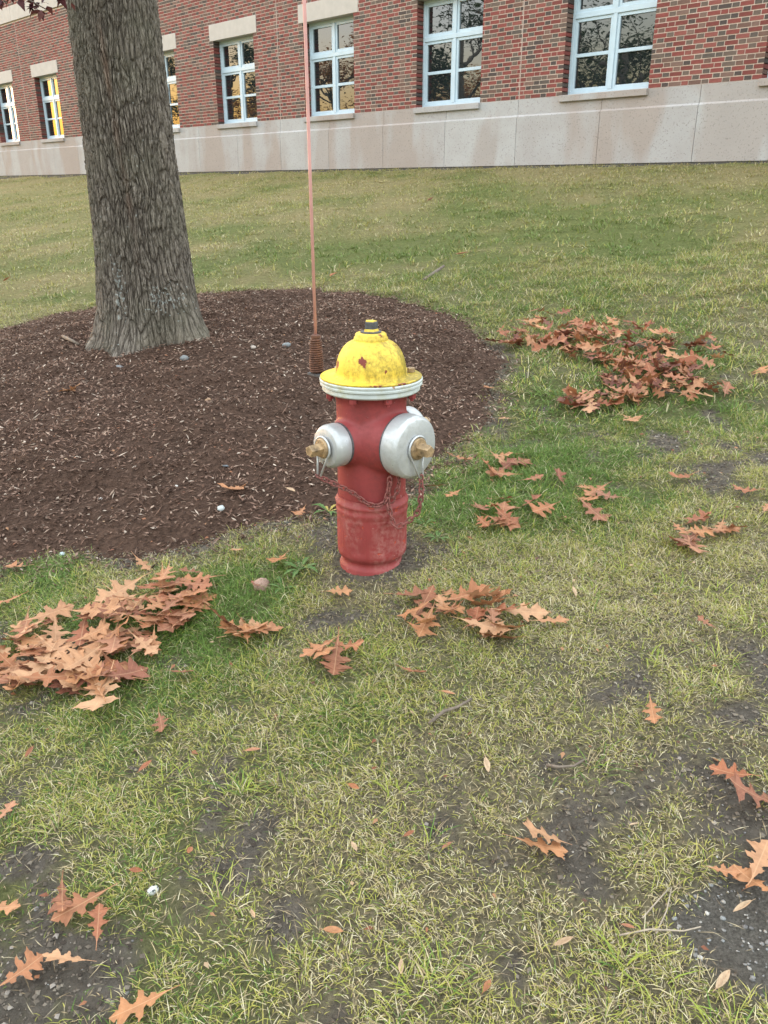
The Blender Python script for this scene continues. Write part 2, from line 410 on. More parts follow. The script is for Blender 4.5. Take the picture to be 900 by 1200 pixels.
# bricks: Flemish bond
CH = .0672; JT = .0125; MOD = .305; STL, HDL = .1975-JT/2, .1075-JT/2
def brick_box(L, H_, Dp):
    x, z = L/2, H_/2
    return np.array([(-x, -.005, -z), (x, -.005, -z), (x, -.005, z), (-x, -.005, z), (-x, Dp, -z), (x, Dp, -z), (x, Dp, z), (-x, Dp, z)]), \
        np.array([[0, 1, 2, 3], [3, 2, 6, 7], [1, 0, 4, 5], [0, 3, 7, 4], [2, 1, 5, 6]])
brk = []
CJ = [CENT[k]+1.66 for k in range(0, len(CENT), 2)]
rr = random.Random(5)
ncourse = int((ZT-OZ0)/CH)
for k in range(ncourse):
    z0 = OZ0 + k*CH; zc = z0 + CH/2
    if 5.98 < zc < 6.40: continue
    cuts = []
    if zc < OZ1: cuts = [(c_-OW, c_+OW, True) for c_ in CENT]
    elif zc < LZ1: cuts = [(c_-.93, c_+.93, False) for c_ in CENT]
    if zc > 6.4 and zc > 7.4: continue
    x = S0 - (MOD/2 if k % 2 else 0); hd = False
    while x < S1:
        L = HDL if hd else STL
        a, b = max(x, S0), min(x+L, S1); x += L + JT
        segs = [(a, b, False)] if b-a > .02 else []
        for (c0, c1, rv) in cuts:
            ns = []
            for (p0, p1, e) in segs:
                if p1 <= c0 or p0 >= c1:
                    if rv and 0 <= c0-p1 < .03: p1 = c0; e = True
                    if rv and 0 <= p0-c1 < .03: p0 = c1; e = True
                    ns.append((p0, p1, e)); continue
                if p0 < c0 - .012: ns.append((p0, c0, rv))
                if p1 > c1 + .012: ns.append((c1, p1, rv))
            segs = ns
        for c0 in CJ:
            ns = []
            for (p0, p1, e) in segs:
                if p1 <= c0-.008 or p0 >= c0+.008: ns.append((p0, p1, e)); continue
                if p0 < c0-.02: ns.append((p0, c0-.008, e))
                if p1 > c0+.02: ns.append((c0+.008, p1, e))
            segs = ns
        for (p0, p1, e) in segs:
            if hd: mi = rr.choices(range(8), [1, 1, 1, 2, 2, 4, 5, 5])[0]
            else: mi = rr.choices(range(8), [8, 7, 5, 3, 2, .7, 1, 1])[0]
            full = abs((p1-p0)-L) < 1e-6
            brk.append(((p0+p1)/2, zc, p1-p0, e, mi, hd, full))
        hd = not hd
# the 300 that show largest
def proj(s_, z_):
    X, Y = s_/R2, DW - s_/R2; c, s = math.cos(TILT), math.sin(TILT)
    dep = Y*c - (z_-CAM_H)*s; return 450+FPX*X/dep, 600-FPX*(Y*s+(z_-CAM_H)*c)/dep, dep
cand = []
for i, b in enumerate(brk):
    u, v_, dep = proj(b[0], b[1])
    if b[6] and not b[3] and 0 <= u <= 905 and -3 <= v_ <= 220: cand.append((dep - (.0 if b[5] else .8), i))
solo = {i for _, i in sorted(cand)[:300]}
bmesh_cache = {}
VV, FF, MI = [], [], []; off = 0
for i, (s_, z_, L, e, mi, hd, full) in enumerate(brk):
    if i in solo:
        key = (hd, mi)
        if key not in bmesh_cache:
            v_, f_ = brick_box(L, CH-JT, .03)
            bmesh_cache[key] = mesh_np('brick', v_, f_.ravel(), np.arange(5)*4, BR[mi])
        o = bpy.data.objects.new('brick', bmesh_cache[key]); o.location = (s_, rr.uniform(-.002, .002), zl(z_)); link(o, wall)
    else:
        v_, f_ = brick_box(L, CH-JT, REC+.03 if e else .03)
        VV.append(v_ + np.array([s_, rr.uniform(-.002, .002), zl(z_)])); FF.append(f_+off); MI += [mi]*5; off += 8
VV = np.concatenate(VV); FF = np.concatenate(FF)
o = link(bpy.data.objects.new('brickwork', mesh_np('brickwork', VV, FF.ravel(), np.arange(len(FF))*4, BR, mat_idx=MI)), wall); o['kind'] = 'stuff'
# control joints
for c0 in CJ:
    bm = bmesh.new(); box(bm, c0-.007, c0+.007, -.006, .01, zl(OZ0), zl(5.99)); bm_obj('control_joint', bm, M['sealant'], bld)
# stone slabs
k = 0; s_ = CENT[0]-1.66*2
while s_ < S1:
    a, b = s_+.004, min(s_+1.66, S1)-.004
    bm = bmesh.new()
    prof = [(-.045, 1.46), (-.045, 2.243), (-.014, 2.272), (-.014, OZ0-.001), (.06, OZ0-.001), (.06, 1.46)]
    va = [bm.verts.new((a, y_, zl(z_))) for y_, z_ in prof]; vb = [bm.verts.new((b, y_, zl(z_))) for y_, z_ in prof]
    nP = len(prof)
    for i in range(nP): bm.faces.new((va[i], vb[i], vb[(i+1) % nP], va[(i+1) % nP]))
    bm.faces.new(va[::-1]); bm.faces.new(vb)
    bmesh.ops.recalc_face_normals(bm, faces=bm.faces)
    bm_obj('stone_slab', bm, M['stone'] if k % 3 else M['stone2'], bld); s_ += 1.66; k += 1
bm = bmesh.new(); box(bm, S0, S1, -.03, .05, zl(1.2), zl(1.462)); bm_obj('footing', bm, M['dark_gap'], bld)
# cornice band
s_ = S0
while s_ < S1:
    bm = bmesh.new(); box(bm, s_+.004, min(s_+1.66, S1)-.004, -.05, .06, zl(5.99), zl(6.39), .006); bm_obj('band_stone', bm, M['lintel'], bld); s_ += 1.66
for c_ in CENT:
    bm = bmesh.new(); box(bm, c_-.925, c_+.925, -.016, REC+.10, zl(OZ1), zl(LZ1)-.004, .006); bm_obj('lintel', bm, M['lintel'], bld)
    bm = bmesh.new(); box(bm, c_-OW-.015, c_+OW+.01, -.062, REC+.02, zl(2.425), zl(OZ0)+.004, .006); bm_obj('window_sill', bm, M['stone'], bld)
    # window: outer frame, mullion, transom; sashes; six panes
    x0, x1, z0, z1 = c_-OW, c_+OW, zl(OZ0)+.004, zl(OZ1)
    y0, y1 = REC, REC+.07
    tz = zl(3.69)
    bm = bmesh.new()
    box(bm, x0, x0+.055, y0, y1, z0, z1, .004); box(bm, x1-.055, x1, y0, y1, z0, z1, .004)
    box(bm, x0+.055, x1-.055, y0, y1, z0, z0+.06, .004); box(bm, x0+.055, x1-.055, y0, y1, z1-.06, z1, .004)
    box(bm, c_-.035, c_+.035, y0-.004, y1, z0+.06, tz-.04, .004); box(bm, c_-.035, c_+.035, y0-.004, y1, tz+.04, z1-.06, .004)
    box(bm, x0+.055, x1-.055, y0-.006, y1, tz-.04, tz+.04, .004)
    win = bm_obj('window', bm, M['frame'], bld)
    for sx_, (a, b) in enumerate(((x0+.055, c_-.035), (c_+.035, x1-.055))):
        for (p0, p1, lower) in ((z0+.06, tz-.04, True), (tz+.04, z1-.06, False)):
            bm = bmesh.new(); w = .05; ys, ye = y0+.014, y1-.005
            box(bm, a, a+w, ys, ye, p0, p1, .003); box(bm, b-w, b, ys, ye, p0, p1, .003)
            box(bm, a+w, b-w, ys, ye, p0, p0+w, .003); box(bm, a+w, b-w, ys, ye, p1-w, p1, .003)
            mz = (p0+p1)/2
            if lower: box(bm, a+w, b-w, ys+.004, ye, mz-.026, mz+.026, .003)
            bm_obj('sash', bm, M['frame'], win)
            for (q0, q1) in (((p0+w, mz-.026), (mz+.026, p1-w)) if lower else ((p0+w, p1-w),)):
                bm = bmesh.new(); box(bm, a+w-.01, b-w+.01, ye-.022, ye-.012, q0-.01, q1+.01)
                pn = bm_obj('pane', bm, M['glass'], win)

# ------------------------------------------------------------------ mulch bed
nr, na = 150, 330
tt = np.linspace(.02, 1.06, nr); aa = np.linspace(-math.pi, math.pi, na, endpoint=False)
A, T = np.meshgrid(aa, tt); RR = bed_r(A)*T
MX, MY = TREE[0]+RR*np.cos(A), TREE[1]+RR*np.sin(A); MZ = mulch(MX, MY)
f, ls = grid_faces(nr, na, True)
m, nt, p = mat('mulch_soil'); n = N(nt); v = n.coord()
c = n.mix(n.ramp(n.noise(v, 45, 8, .75), [(.35, 0), (.7, 1)]), (.034, .020, .014), (.14, .085, .061))
n.l(c, p.inputs['Base Color']); p.inputs['Roughness'].default_value = .95; p.inputs['Specular IOR Level'].default_value = .1
n.l(n.bump(n.noise(v, 80, 8, .75), 1, .02), p.inputs['Normal'])
bed = link(bpy.data.objects.new('mulch_bed', mesh_np('mulch_bed', np.stack([MX.ravel(), MY.ravel(), MZ.ravel()], 1), f, ls, m, True)))
tag(bed, 'round mounded bed of dark brown bark mulch at the tree foot', 'mulch bed', kind='structure')
# shredded bark: spindle chips
def spindles(cx, cy, cz, L, w, az, tilt, cols, name, matl, seg=3):
    nC = len(cx); d = np.stack([np.cos(az)*np.cos(tilt), np.sin(az)*np.cos(tilt), np.sin(tilt)], 1)
    s = np.stack([-np.sin(az), np.cos(az), np.zeros(nC)], 1); u = np.cross(d, s)
    c = np.stack([cx, cy, cz], 1)
    bend = (RNG.random(nC)-.5)*.5
    vs = [c - d*(L/2)[:, None]]
    for k in range(seg):
        a = 2*math.pi*k/seg
        vs.append(c + s*(w*math.cos(a))[:, None]/1 + u*(w*.45*math.sin(a))[:, None] + s*(bend*L*.3)[:, None])
    vs.append(c + d*(L/2)[:, None])
    V = np.stack(vs, 1); b = np.arange(nC)[:, None, None]*(seg+2)
    F = np.array([[0, 1+(k+1) % seg, 1+k] for k in range(seg)] + [[seg+1, 1+k, 1+(k+1) % seg] for k in range(seg)])
    F = (F[None]+b).reshape(-1, 3)
    return mesh_np(name, V.reshape(-1, 3), F.ravel(), np.arange(len(F))*3, matl, cols={'col': np.repeat(cols, seg+2, 0)})
nC = 80000
ang = RNG.random(nC)*2*math.pi; t_ = np.sqrt(RNG.random(nC))*1.02; t_ = np.where(t_ > .97, t_+np.abs(RNG.normal(0, .03, nC)), t_)
keepw = RNG.random(nC)
cx = TREE[0]+bed_r(ang)*t_*np.cos(ang); cy = TREE[1]+bed_r(ang)*t_*np.sin(ang)
# fewer behind and outside the view, more in front
keep = (keepw < np.clip(1.25-.16*(cy-2.2), .25, 1)) & (cx > -.62*cy-.7)
cx, cy = cx[keep], cy[keep]; nC = len(cx)
pal = np.array([(.050, .029, .021), (.10, .058, .041), (.155, .094, .068), (.21, .138, .104), (.29, .21, .16), (.44, .36, .29)])
ci = RNG.choice(6, nC, p=[.22, .25, .25, .17, .08, .03])
cols = pal[ci]*(.8+.4*RNG.random((nC, 1)))*(.55+.9*fbm(cx*1.6, cy*1.6, 66, 3))[:, None]
L = .010+.034*RNG.random(nC)**2; L = np.where(RNG.random(nC) < .03, L*1.9, L); w = .0015+.0060*RNG.random(nC)**1.8; L = np.where(w > .005, L*.7+.006, L)
m, nt, p = mat('shredded_bark'); n = N(nt); n.l(n.attr('col', 'Color'), p.inputs['Base Color']); p.inputs['Roughness'].default_value = .9; p.inputs['Specular IOR Level'].default_value = .15
me = spindles(cx, cy, surface(cx, cy)+.002+.011*RNG.random(nC), L, w, RNG.random(nC)*6.28, (RNG.random(nC)-.5)*1.3, cols, 'mulch_chips', m)
tag(link(bpy.data.objects.new('mulch_chips', me)), 'shredded brown bark chips spread over the bed', 'mulch', kind='stuff')

# ------------------------------------------------------------------ tree
def voro(x, y):
    xi = np.floor(x).astype(int); yi = np.floor(y).astype(int); f1 = np.full(x.shape, 9.); f2 = np.full(x.shape, 9.)
    for i in (-1, 0, 1):
        for j in (-1, 0, 1):
            jx = _P[(xi+i) % 512, (yi+j) % 512]; jy = _P[(xi+i+131) % 512, (yi+j+77) % 512]
            d = np.hypot(xi+i+jx-x, yi+j+jy-y)
            n1 = np.minimum(f1, d); f2 = np.where(d < f1, f1, np.minimum(f2, d)); f1 = n1
    return f1, f2
TZ = float(ground(*TREE)) + .13
tree = empty('shade_tree', (TREE[0], TREE[1], TZ))
tag(tree, 'large tree with furrowed grey brown bark growing from the mulch bed', 'tree')
nz, nt_ = 500, 410
zz = np.concatenate([np.linspace(-.12, 2.4, nz-30), np.linspace(2.43, 3.3, 30)]); u_ = np.linspace(0, 1, nt_, endpoint=False)
th = 2*math.pi*u_ + .70*np.sin(2*math.pi*u_)      # more columns on the side facing the lawn
TH, ZZ = np.meshgrid(th, zz); PA = TH + math.pi/2      # the seam lies at the back
def trunk_r(z, a):
    r = .232 + .048*np.exp(-np.clip(z, -.2, 9)/.12) + .066*np.exp(-np.clip(z, -.2, 9)/.8) - .004*z
    flare = 1 + .26*np.exp(-np.clip(z, -.2, 9)/.16)*(np.cos(3*a+.6)*.5+np.cos(5*a+2.1)*.5) + .02*np.cos(2*a+1)
    return r*flare
Rt = trunk_r(ZZ, PA)
cxn, sxn = np.cos(TH)*.30, np.sin(TH)*.30
# seamless around: sample 2D noise with unrolled arc and blend at the seam
def seam(fn):
    a0 = TH*.30; w = sstep(5.6, 2*math.pi, TH)
    return fn(a0)*(1-w) + fn(a0-2*math.pi*.30)*w
def barkh(arc):
    wz = ZZ
    wa = arc + (fbm(arc*6, wz*2.2, 41, 3)-.5)*.085 + (fbm(arc*40, wz*16, 43, 2)-.5)*.020
    zz2 = wz + (fbm(arc*14, wz*6, 45, 2)-.5)*.13
    f1, f2 = voro(wa/.019, zz2/.15)
    g1, g2 = voro(wa/.009+31, zz2/.06+11)
    rid = np.clip((f2-f1)/.42, 0, 1)**.6
    r2 = sstep(.0, .35, g2-g1)
    plate = fbm(wa/.03, zz2/.12, 48, 2)
    fine = fbm(arc*120, wz*40, 49, 3)
    return rid*(.34+.26*plate) + .20*r2 + .36*fine - .05
Hh = seam(barkh)
fadeb = .6+.4*sstep(.02, .5, ZZ)
Rt = Rt + (Hh-.6)*.022*fadeb + (fbm(TH*2, ZZ*1.6, 60, 3)-.5)*.02
lean = -.018*ZZ
V = np.stack([Rt*np.cos(PA)+lean, Rt*np.sin(PA), ZZ], -1).reshape(-1, 3)
f, ls = grid_faces(nz, nt_, True)
# lichen mask (pale crust patches of their own shape) and base weathering
lx = np.cos(PA); cam_side = np.clip(-np.sin(PA), 0, 1)
arc_ = TH*.30; BU = arc_ + (fbm(arc_*6, ZZ*2.2, 41, 3)-.5)*.085; BV = ZZ + (fbm(arc_*14, ZZ*6, 45, 2)-.5)*.11
lich = np.maximum(np.exp(-((ZZ-.33)/.22)**2)*np.exp(-((lx+.30)/.16)**2), .9*np.exp(-((ZZ-.27)/.12)**2)*np.exp(-((lx-.55)/.36)**2)) + .38*np.exp(-((ZZ-.95)/.12)**2)*np.exp(-((lx-.42)/.12)**2)
stripe = np.exp(-((lx-.10-.05*np.sin(ZZ*3.1)+.10*ZZ-.05)/.07)**2)*cam_side*sstep(.35, .9, ZZ)
m, nt, p = mat('furrowed_bark'); n = N(nt); v = n.coord(); vz = n.coord(scale=(1, 1, .25))
hb = n.attr('height')
cb = n.node('ShaderNodeCombineXYZ'); jn = n.math('MULTIPLY', n.math('SUBTRACT', n.noise(vz, 45, 4, .65), .5), .016)
n.l(n.math('ADD', n.attr('bark_u'), jn), cb.inputs[0]); n.l(n.math('ADD', n.attr('bark_v'), n.math('MULTIPLY', jn, 3.0)), cb.inputs[1])
def cracks(sx_, sy_, wid):
    mp = n.node('ShaderNodeMapping'); mp.inputs['Scale'].default_value = (1/sx_, 1/sy_, 1); n.l(cb.outputs[0], mp.inputs[0])
    vo = n.node('ShaderNodeTexVoronoi', voronoi_dimensions='2D', feature='DISTANCE_TO_EDGE'); n.l(mp.outputs[0], vo.inputs['Vector']); vo.inputs['Scale'].default_value = 1
    return n.ramp(vo.outputs['Distance'], [(0, 0), (wid, .75), (wid*2.2, 1)])
cr1 = cracks(.033, .16, .10); cr2 = cracks(.014, .07, .14); crk = n.math('MULTIPLY', cr1, n.math('ADD', n.math('MULTIPLY', cr2, .42), .58))
c = n.mix(n.ramp(hb, [(.22, 0), (.48, .55), (.82, 1)]), (.105, .089, .072), (.30, .262, .218))
c = n.mix(crk, (.060, .049, .039), c)
c = n.mix(n.ramp(n.noise(vz, 60, 6, .7), [(.35, .55), (.7, 0)]), c, (.085, .068, .053))
c = n.mix(n.ramp(n.noise(v, 3.5, 4), [(.45, 0), (.7, .4)]), c, (.15, .145, .10))
c = n.mix(n.math('MULTIPLY', n.attr('stripe'), n.ramp(n.noise(vz, 18, 5), [(.4, 0), (.6, .5)])), c, (.24, .15, .105))
sp = n.math('ADD', n.math('MULTIPLY', n.attr('lichen'), .20), n.noise(v, 52, 3, .5))
c = n.mix(n.ramp(sp, [(.71, 0), (.76, .75)]), c, (.38, .41, .39))
c = n.mix(n.math('MULTIPLY', n.attr('collar'), n.ramp(n.noise(vz, 40, 4), [(.3, .3), (.7, .9)])), c, (.20, .17, .13))
n.l(c, p.inputs['Base Color']); p.inputs['Roughness'].default_value = .9; p.inputs['Specular IOR Level'].default_value = .2
n.l(n.bump(n.math('ADD', n.math('MULTIPLY', crk, 1.0), n.math('MULTIPLY', n.noise(vz, 110, 6, .7), .5)), 1, .015), p.inputs['Normal'])
M['bark'] = m
collar = np.exp(-((ZZ-.035-.02*lx)/.035)**2)*cam_side*sstep(-.2, .3, lx)
me = mesh_np('trunk', V, f, ls, m, True, attrs={'bark_u': BU.ravel(), 'bark_v': BV.ravel(), 'height': Hh.ravel(), 'lichen': lich.ravel(), 'stripe': stripe.ravel(), 'collar': collar.ravel()})
trunk = link(bpy.data.objects.new('trunk', me), tree)
# limbs and crown above the picture, one low branch showing at its top edge
M['bark2'] = plain('limb_bark', (.13, .105, .082), .9, 0, .4, 25, .5)
limb_tips = []
def grow(bm, p, d, L, r, lvl, rg):
    pts = [p]; rs = [r]; q = p.copy()
    for i in range(5):
        d = (d + Vector((rg.uniform(-1, 1), rg.uniform(-1, 1), rg.uniform(-.4, .7)))*.16).normalized()
        q = q + d*L/5; pts.append(q.copy()); rs.append(r*(1-.13*(i+1)))
    tube(bm, pts, rs, 7 if lvl < 2 else 5, False)
    if lvl >= 3: limb_tips.append((pts[2], pts[-1])); return
    for i in range(3 if lvl else 4):
        b = pts[rg.randint(2, 5)]
        grow(bm, b.copy(), (d + Vector((rg.uniform(-1, 1), rg.uniform(-1, 1), rg.uniform(-.5, .6)))*.9).normalized(), L*.68, r*.5, lvl+1, rg)
rg = random.Random(8)
for k in range(4):
    bm = bmesh.new(); a = k*1.57+.5
    grow(bm, Vector((-.04+.06*math.cos(a), .06*math.sin(a), 3.0)), Vector((math.cos(a)*.6, math.sin(a)*.6, 1)).normalized(), 2.6, .17, 0, rg)
    bm_obj('limb', bm, M['bark2'], tree, True)
def leaf_cards(pts, size, cols, name, matl, drop=.6):
    nL = len(pts); az = RNG.random(nL)*6.283; ti = (RNG.random(nL)-.2)*1.3*drop - .5*drop
    d = np.stack([np.cos(az)*np.cos(ti), np.sin(az)*np.cos(ti), np.sin(ti)-0*az], 1)
    s = np.cross(d, np.array([0, 0, 1.0]) + .8*(RNG.random((nL, 3))-.5)); s /= np.linalg.norm(s, axis=1)[:, None]
    u = np.cross(s, d)
    L = size*(.6+.8*RNG.random(nL))[:, None]
    P = np.asarray(pts)
    V = np.stack([P, P+d*L*.35+s*L*.28+u*L*.05, P+d*L+u*L*-.12, P+d*L*.35-s*L*.28+u*L*.05, P+d*L*.62+s*L*.16, P+d*L*.62-s*L*.16], 1)
    F = np.array([[0, 1, 3], [1, 4, 5], [1, 5, 3], [4, 2, 5]])
    F = (F[None]+np.arange(nL)[:, None, None]*6).reshape(-1, 3)
    return mesh_np(name, V.reshape(-1, 3), F.ravel(), np.arange(len(F))*3, matl, cols={'col': np.repeat(cols, 6, 0)})
M['crown'] = leaf_like('crown_leaves', 'col', trans=.3)
LP = []
for a, b in limb_tips:
    for _ in range(16):
        t = rg.random(); q = a.lerp(b, t); LP.append((q.x+rg.gauss(0, .16), q.y+rg.gauss(0, .16), q.z+rg.gauss(0, .13)))
LP = np.array(LP)
pal = np.array([(.10, .028, .022), (.14, .045, .025), (.065, .022, .022), (.17, .075, .03)])
me = leaf_cards(LP, .075, pal[RNG.integers(0, 4, len(LP))], 'crown', M['crown'])
link(bpy.data.objects.new('crown', me), tree)
# drooping branch: points at 4.2 m seen along the top left edge
bm = bmesh.new()
def at(xp, yp, Y):
    d = px_ray(xp, yp); k = Y/d[1]; return Vector((d[0]*k, d[1]*k, CAM_H+d[2]*k)) - Vector((TREE[0], TREE[1], TZ))
b1 = [Vector((-.2, -.1, 3.0)), at(-30, -140, 4.4), at(-12, -50, 4.2), at(4, -16, 4.15), at(34, 0, 4.1), at(56, 12, 4.1)]
b2 = [at(-12, -50, 4.2), at(40, -22, 4.0), at(66, -8, 4.0), at(78, 0, 4.0)]
b3 = [at(-8, -40, 4.2), at(-6, -14, 4.1), at(8, 5, 4.1)]
tube(bm, b1, [.03, .018, .012, .007, .004, .002], 6); tube(bm, b2, [.01, .006, .004, .002], 5); tube(bm, b3, [.008, .005, .002], 5)
br = bm_obj('branch', bm, M['bark2'], tree, True)
LP = []
for b, i0, nn in ((b1, 2, 60), (b2, 0, 26), (b3, 0, 24)):
    for _ in range(nn):
        i = rg.randint(i0, len(b)-2); q = b[i].lerp(b[i+1], rg.random()); LP.append((q.x+rg.gauss(0, .013), q.y+rg.gauss(0, .03), q.z+rg.gauss(-.012, .012)))
LP = np.array(LP)
pal = np.array([(.075, .022, .026), (.05, .018, .022), (.11, .04, .035)])
link(bpy.data.objects.new('foliage', leaf_cards(LP, .045, pal[RNG.integers(0, 3, len(LP))], 'foliage', M['crown'], 1.3)), br)

# ------------------------------------------------------------------ trees beside the lawn, seen in the window glass
def far_tree(seed, hgt, spread, cols, nleaf, size):
    rg2 = random.Random(seed); bmt = bmesh.new(); limb_tips.clear()
    tube(bmt, [(0, 0, -1), (.05, 0, hgt*.15), (0, .05, hgt*.35), (.1, 0, hgt*.75)], [.28, .24, .2, .08], 10)
    for k in range(7):
        a = k*2.4; grow(bmt, Vector((0, 0, hgt*(.22+.07*k))), Vector((math.cos(a), math.sin(a), .5)).normalized(), spread*(1-.07*k), .09, 1, rg2)
    pts = []
    while len(pts) < nleaf:
        a, b = limb_tips[rg2.randrange(len(limb_tips))]; q = a.lerp(b, rg2.random())
        pts.append((q.x+rg2.gauss(0, .28), q.y+rg2.gauss(0, .28), q.z+rg2.gauss(0, .25)))
    cl = np.array(cols)
    return bmt, leaf_cards(np.array(pts), size, cl[RNG.integers(0, len(cl), nleaf)], 'crown', M['crown'])
GRN = [(.05, .08, .025), (.07, .10, .03), (.04, .06, .02)]; ORG = [(.42, .17, .03), (.5, .24, .05), (.30, .11, .025)]
protos = []
for seed, hh, spd, cl, nl, sz in ((3, 9, 3.3, GRN, 10000, .17), (4, 8.5, 3.1, ORG, 9000, .17), (6, 8.5, 3.6, GRN, 7000, .16)):
    bmt, cm = far_tree(seed, hh, spd, cl, nl, sz)
    tm = bpy.data.meshes.new('trunk'); bmt.to_mesh(tm); bmt.free(); tm.materials.append(M['bark2'])
    for q in tm.polygons: q.use_smooth = True
    protos.append((tm, cm))
for (x, y, kind, rz, sc, lab) in ((-14, 10.3, 2, 0, 1.0, 'green tree mirrored in the window beside the right edge'), (-15.5, 15.8, 0, 2, .95, 'green tree mirrored in the window right of the marker rod'),
                              (-21, 14.5, 1, 1, .9, 'orange autumn tree mirrored in the window behind the hydrant'), (-17.5, 20.6, 1, 3, .85, 'orange autumn tree mirrored in the window behind the marker rod'),
                              (-19, 25.0, 0, 4, .75, 'small green tree mirrored in the window between trunk and rod'), (-24, 7, 0, 5, 1.1, 'tall green tree standing apart at the lawn edge')):
    e = empty('lawn_tree', (x, y, float(ground(x, y))), rz); e.scale = (sc,)*3
    tag(e, lab, 'tree', 'trees across the lawn')
    link(bpy.data.objects.new('trunk', protos[kind][0]), e); link(bpy.data.objects.new('crown', protos[kind][1]), e)

# ------------------------------------------------------------------ hydrant
HZ = 0.0
hyd = empty('fire_hydrant', (HYD[0], HYD[1], HZ))
tag(hyd, 'red fire hydrant with yellow bonnet and silver caps beside the mulch bed', 'fire hydrant')
bm = bmesh.new()
def arch(r, z, a):
    if not .09 < z < .2 or r < .1: return r
    k = (a % (math.pi/4)) - math.pi/8; w = .085/.107*.27
    top = .192 - .03*(k/w)**2 if abs(k) < w else 0
    e = min(1, max(0, (top-z)/.006)) * min(1, max(0, (w-abs(k))/.04))
    return r - .0022*e
prof = [(.101, -.12), (.101, .030), (.098, .037), (.093, .041), (.092, .050), (.096, .058), (.103, .064), (.1065, .074), (.1068, .084)]
prof += [(.107, .088+.004*i) for i in range(1, 29)] + [(.1085, .204), (.1092, .209), (.1100, .213), (.1094, .218), (.1082, .221), (.1082, .228), (.1092, .231), (.1110, .234), (.1115, .238), (.1090, .243), (.1045, .248), (.1035, .256)]
lathe(bm, prof, 160, Matrix(), True, arch)
bm_obj('lower_barrel', bm, M['red_low'], hyd, True, 50)
ZN = .432
def noz(a, z=ZN): # local +Z -> horizontal direction a
    return Matrix.Translation((0, 0, z)) @ Matrix.Rotation(a, 4, 'Z') @ Matrix.Rotation(rad(90), 4, 'Y')
AP, AL, AB = rad(-44), rad(222), rad(42)
bm = bmesh.new()
lathe(bm, [(.1025, .25), (.1025, .545), (.106, .558), (.118, .570), (.12, .574)], 96)
lathe(bm, [(.106, .0), (.106, .06), (.097, .088), (.089, .106), (.0865, .122)], 64, noz(AP))
for a in (AL, AB): lathe(bm, [(.088, .0), (.088, .065), (.074, .092), (.064, .110), (.060, .124)], 64, noz(a))
tmp = bm_obj('tmp', bm, M['red'], None)
rm = tmp.modifiers.new('r', 'REMESH'); rm.mode = 'VOXEL'; rm.voxel_size = .0042; rm.use_smooth_shade = True
sm = tmp.modifiers.new('s', 'SMOOTH'); sm.factor = .6; sm.iterations = 14
bpy.context.view_layer.update()
me = bpy.data.meshes.new_from_object(tmp.evaluated_get(bpy.context.evaluated_depsgraph_get()))
bpy.data.objects.remove(tmp)
me.name = 'barrel'
for q in me.polygons: q.use_smooth = True
me.materials.clear(); me.materials.append(M['red'])
barrel = link(bpy.data.objects.new('barrel', me), hyd)
# parting line cast across the barrel's front
bm = bmesh.new(); tube(bm, [(.1032*math.cos(rad(a)), .1032*math.sin(rad(a)), .405) for a in range(248, 302, 4)], .0012, 5); bm_obj('casting_seam', bm, M['red_low'], barrel)
# flanges
bm = bmesh.new(); lathe(bm, [(.10, .572), (.137, .573), (.1415, .577), (.1415, .586), (.139, .589), (.10, .589)], 96); bm_obj('barrel_flange', bm, M['rim'], hyd, True, 40)
bm = bmesh.new()
lathe(bm, [(.09, .5895), (.143, .5895), (.1475, .592), (.1480, .597), (.1460, .599), (.1460, .601), (.1485, .603), (.1490, .607), (.1470, .6095), (.138, .6095)], 96); 
bon_rim = bm_obj('bonnet_flange', bm, M['rim'], hyd, True, 40)
bm = bmesh.new()
dome = [(.1455, .6105), (.1462, .6140), (.1440, .6155), (.1300, .6130), (.112, .6118), (.1045, .6135), (.1015, .620)]
for i in range(1, 15):
    a = i/15*rad(72); dome.append((.1015*math.cos(a)**.62, .620 + .0950*math.sin(a)/math.sin(rad(72))))
rl = dome[-1][0]
dome = [q for q in dome if q[0] > .049 or q[1] < .65] + [(.0485, .7155), (.0485, .7215), (.0460, .7245), (.0450, .7265), (.0445, .7315), (.041, .7345), (.026, .7355)]
DZ = -.014
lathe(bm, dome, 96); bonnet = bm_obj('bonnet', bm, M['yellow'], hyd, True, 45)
bm = bmesh.new(); lathe(bm, [(.030, .748), (.030, .7525), (.022, .7535)], 24, Matrix.Translation((0, 0, DZ))); bm_obj('washer', bm, M['dark'], bonnet, True, 40)
bm = bmesh.new(); lathe(bm, [(.0235, .753), (.0215, .757), (.0205, .760)], 5, Matrix.Translation((0, 0, DZ))); bm_obj('nut_skirt', bm, M['yellow'], bonnet)
bm = bmesh.new(); lathe(bm, [(.0205, .758), (.0195, .778), (.0180, .780)], 5, Matrix.Translation((0, 0, DZ))); bm_obj('operating_nut', bm, M['dark'], bonnet)
bm = bmesh.new(); lathe(bm, [(.0175, .780), (.0165, .7825), (.010, .783)], 5, Matrix.Translation((0, 0, DZ))); bm_obj('nut_top', bm, M['yellow'], bonnet)
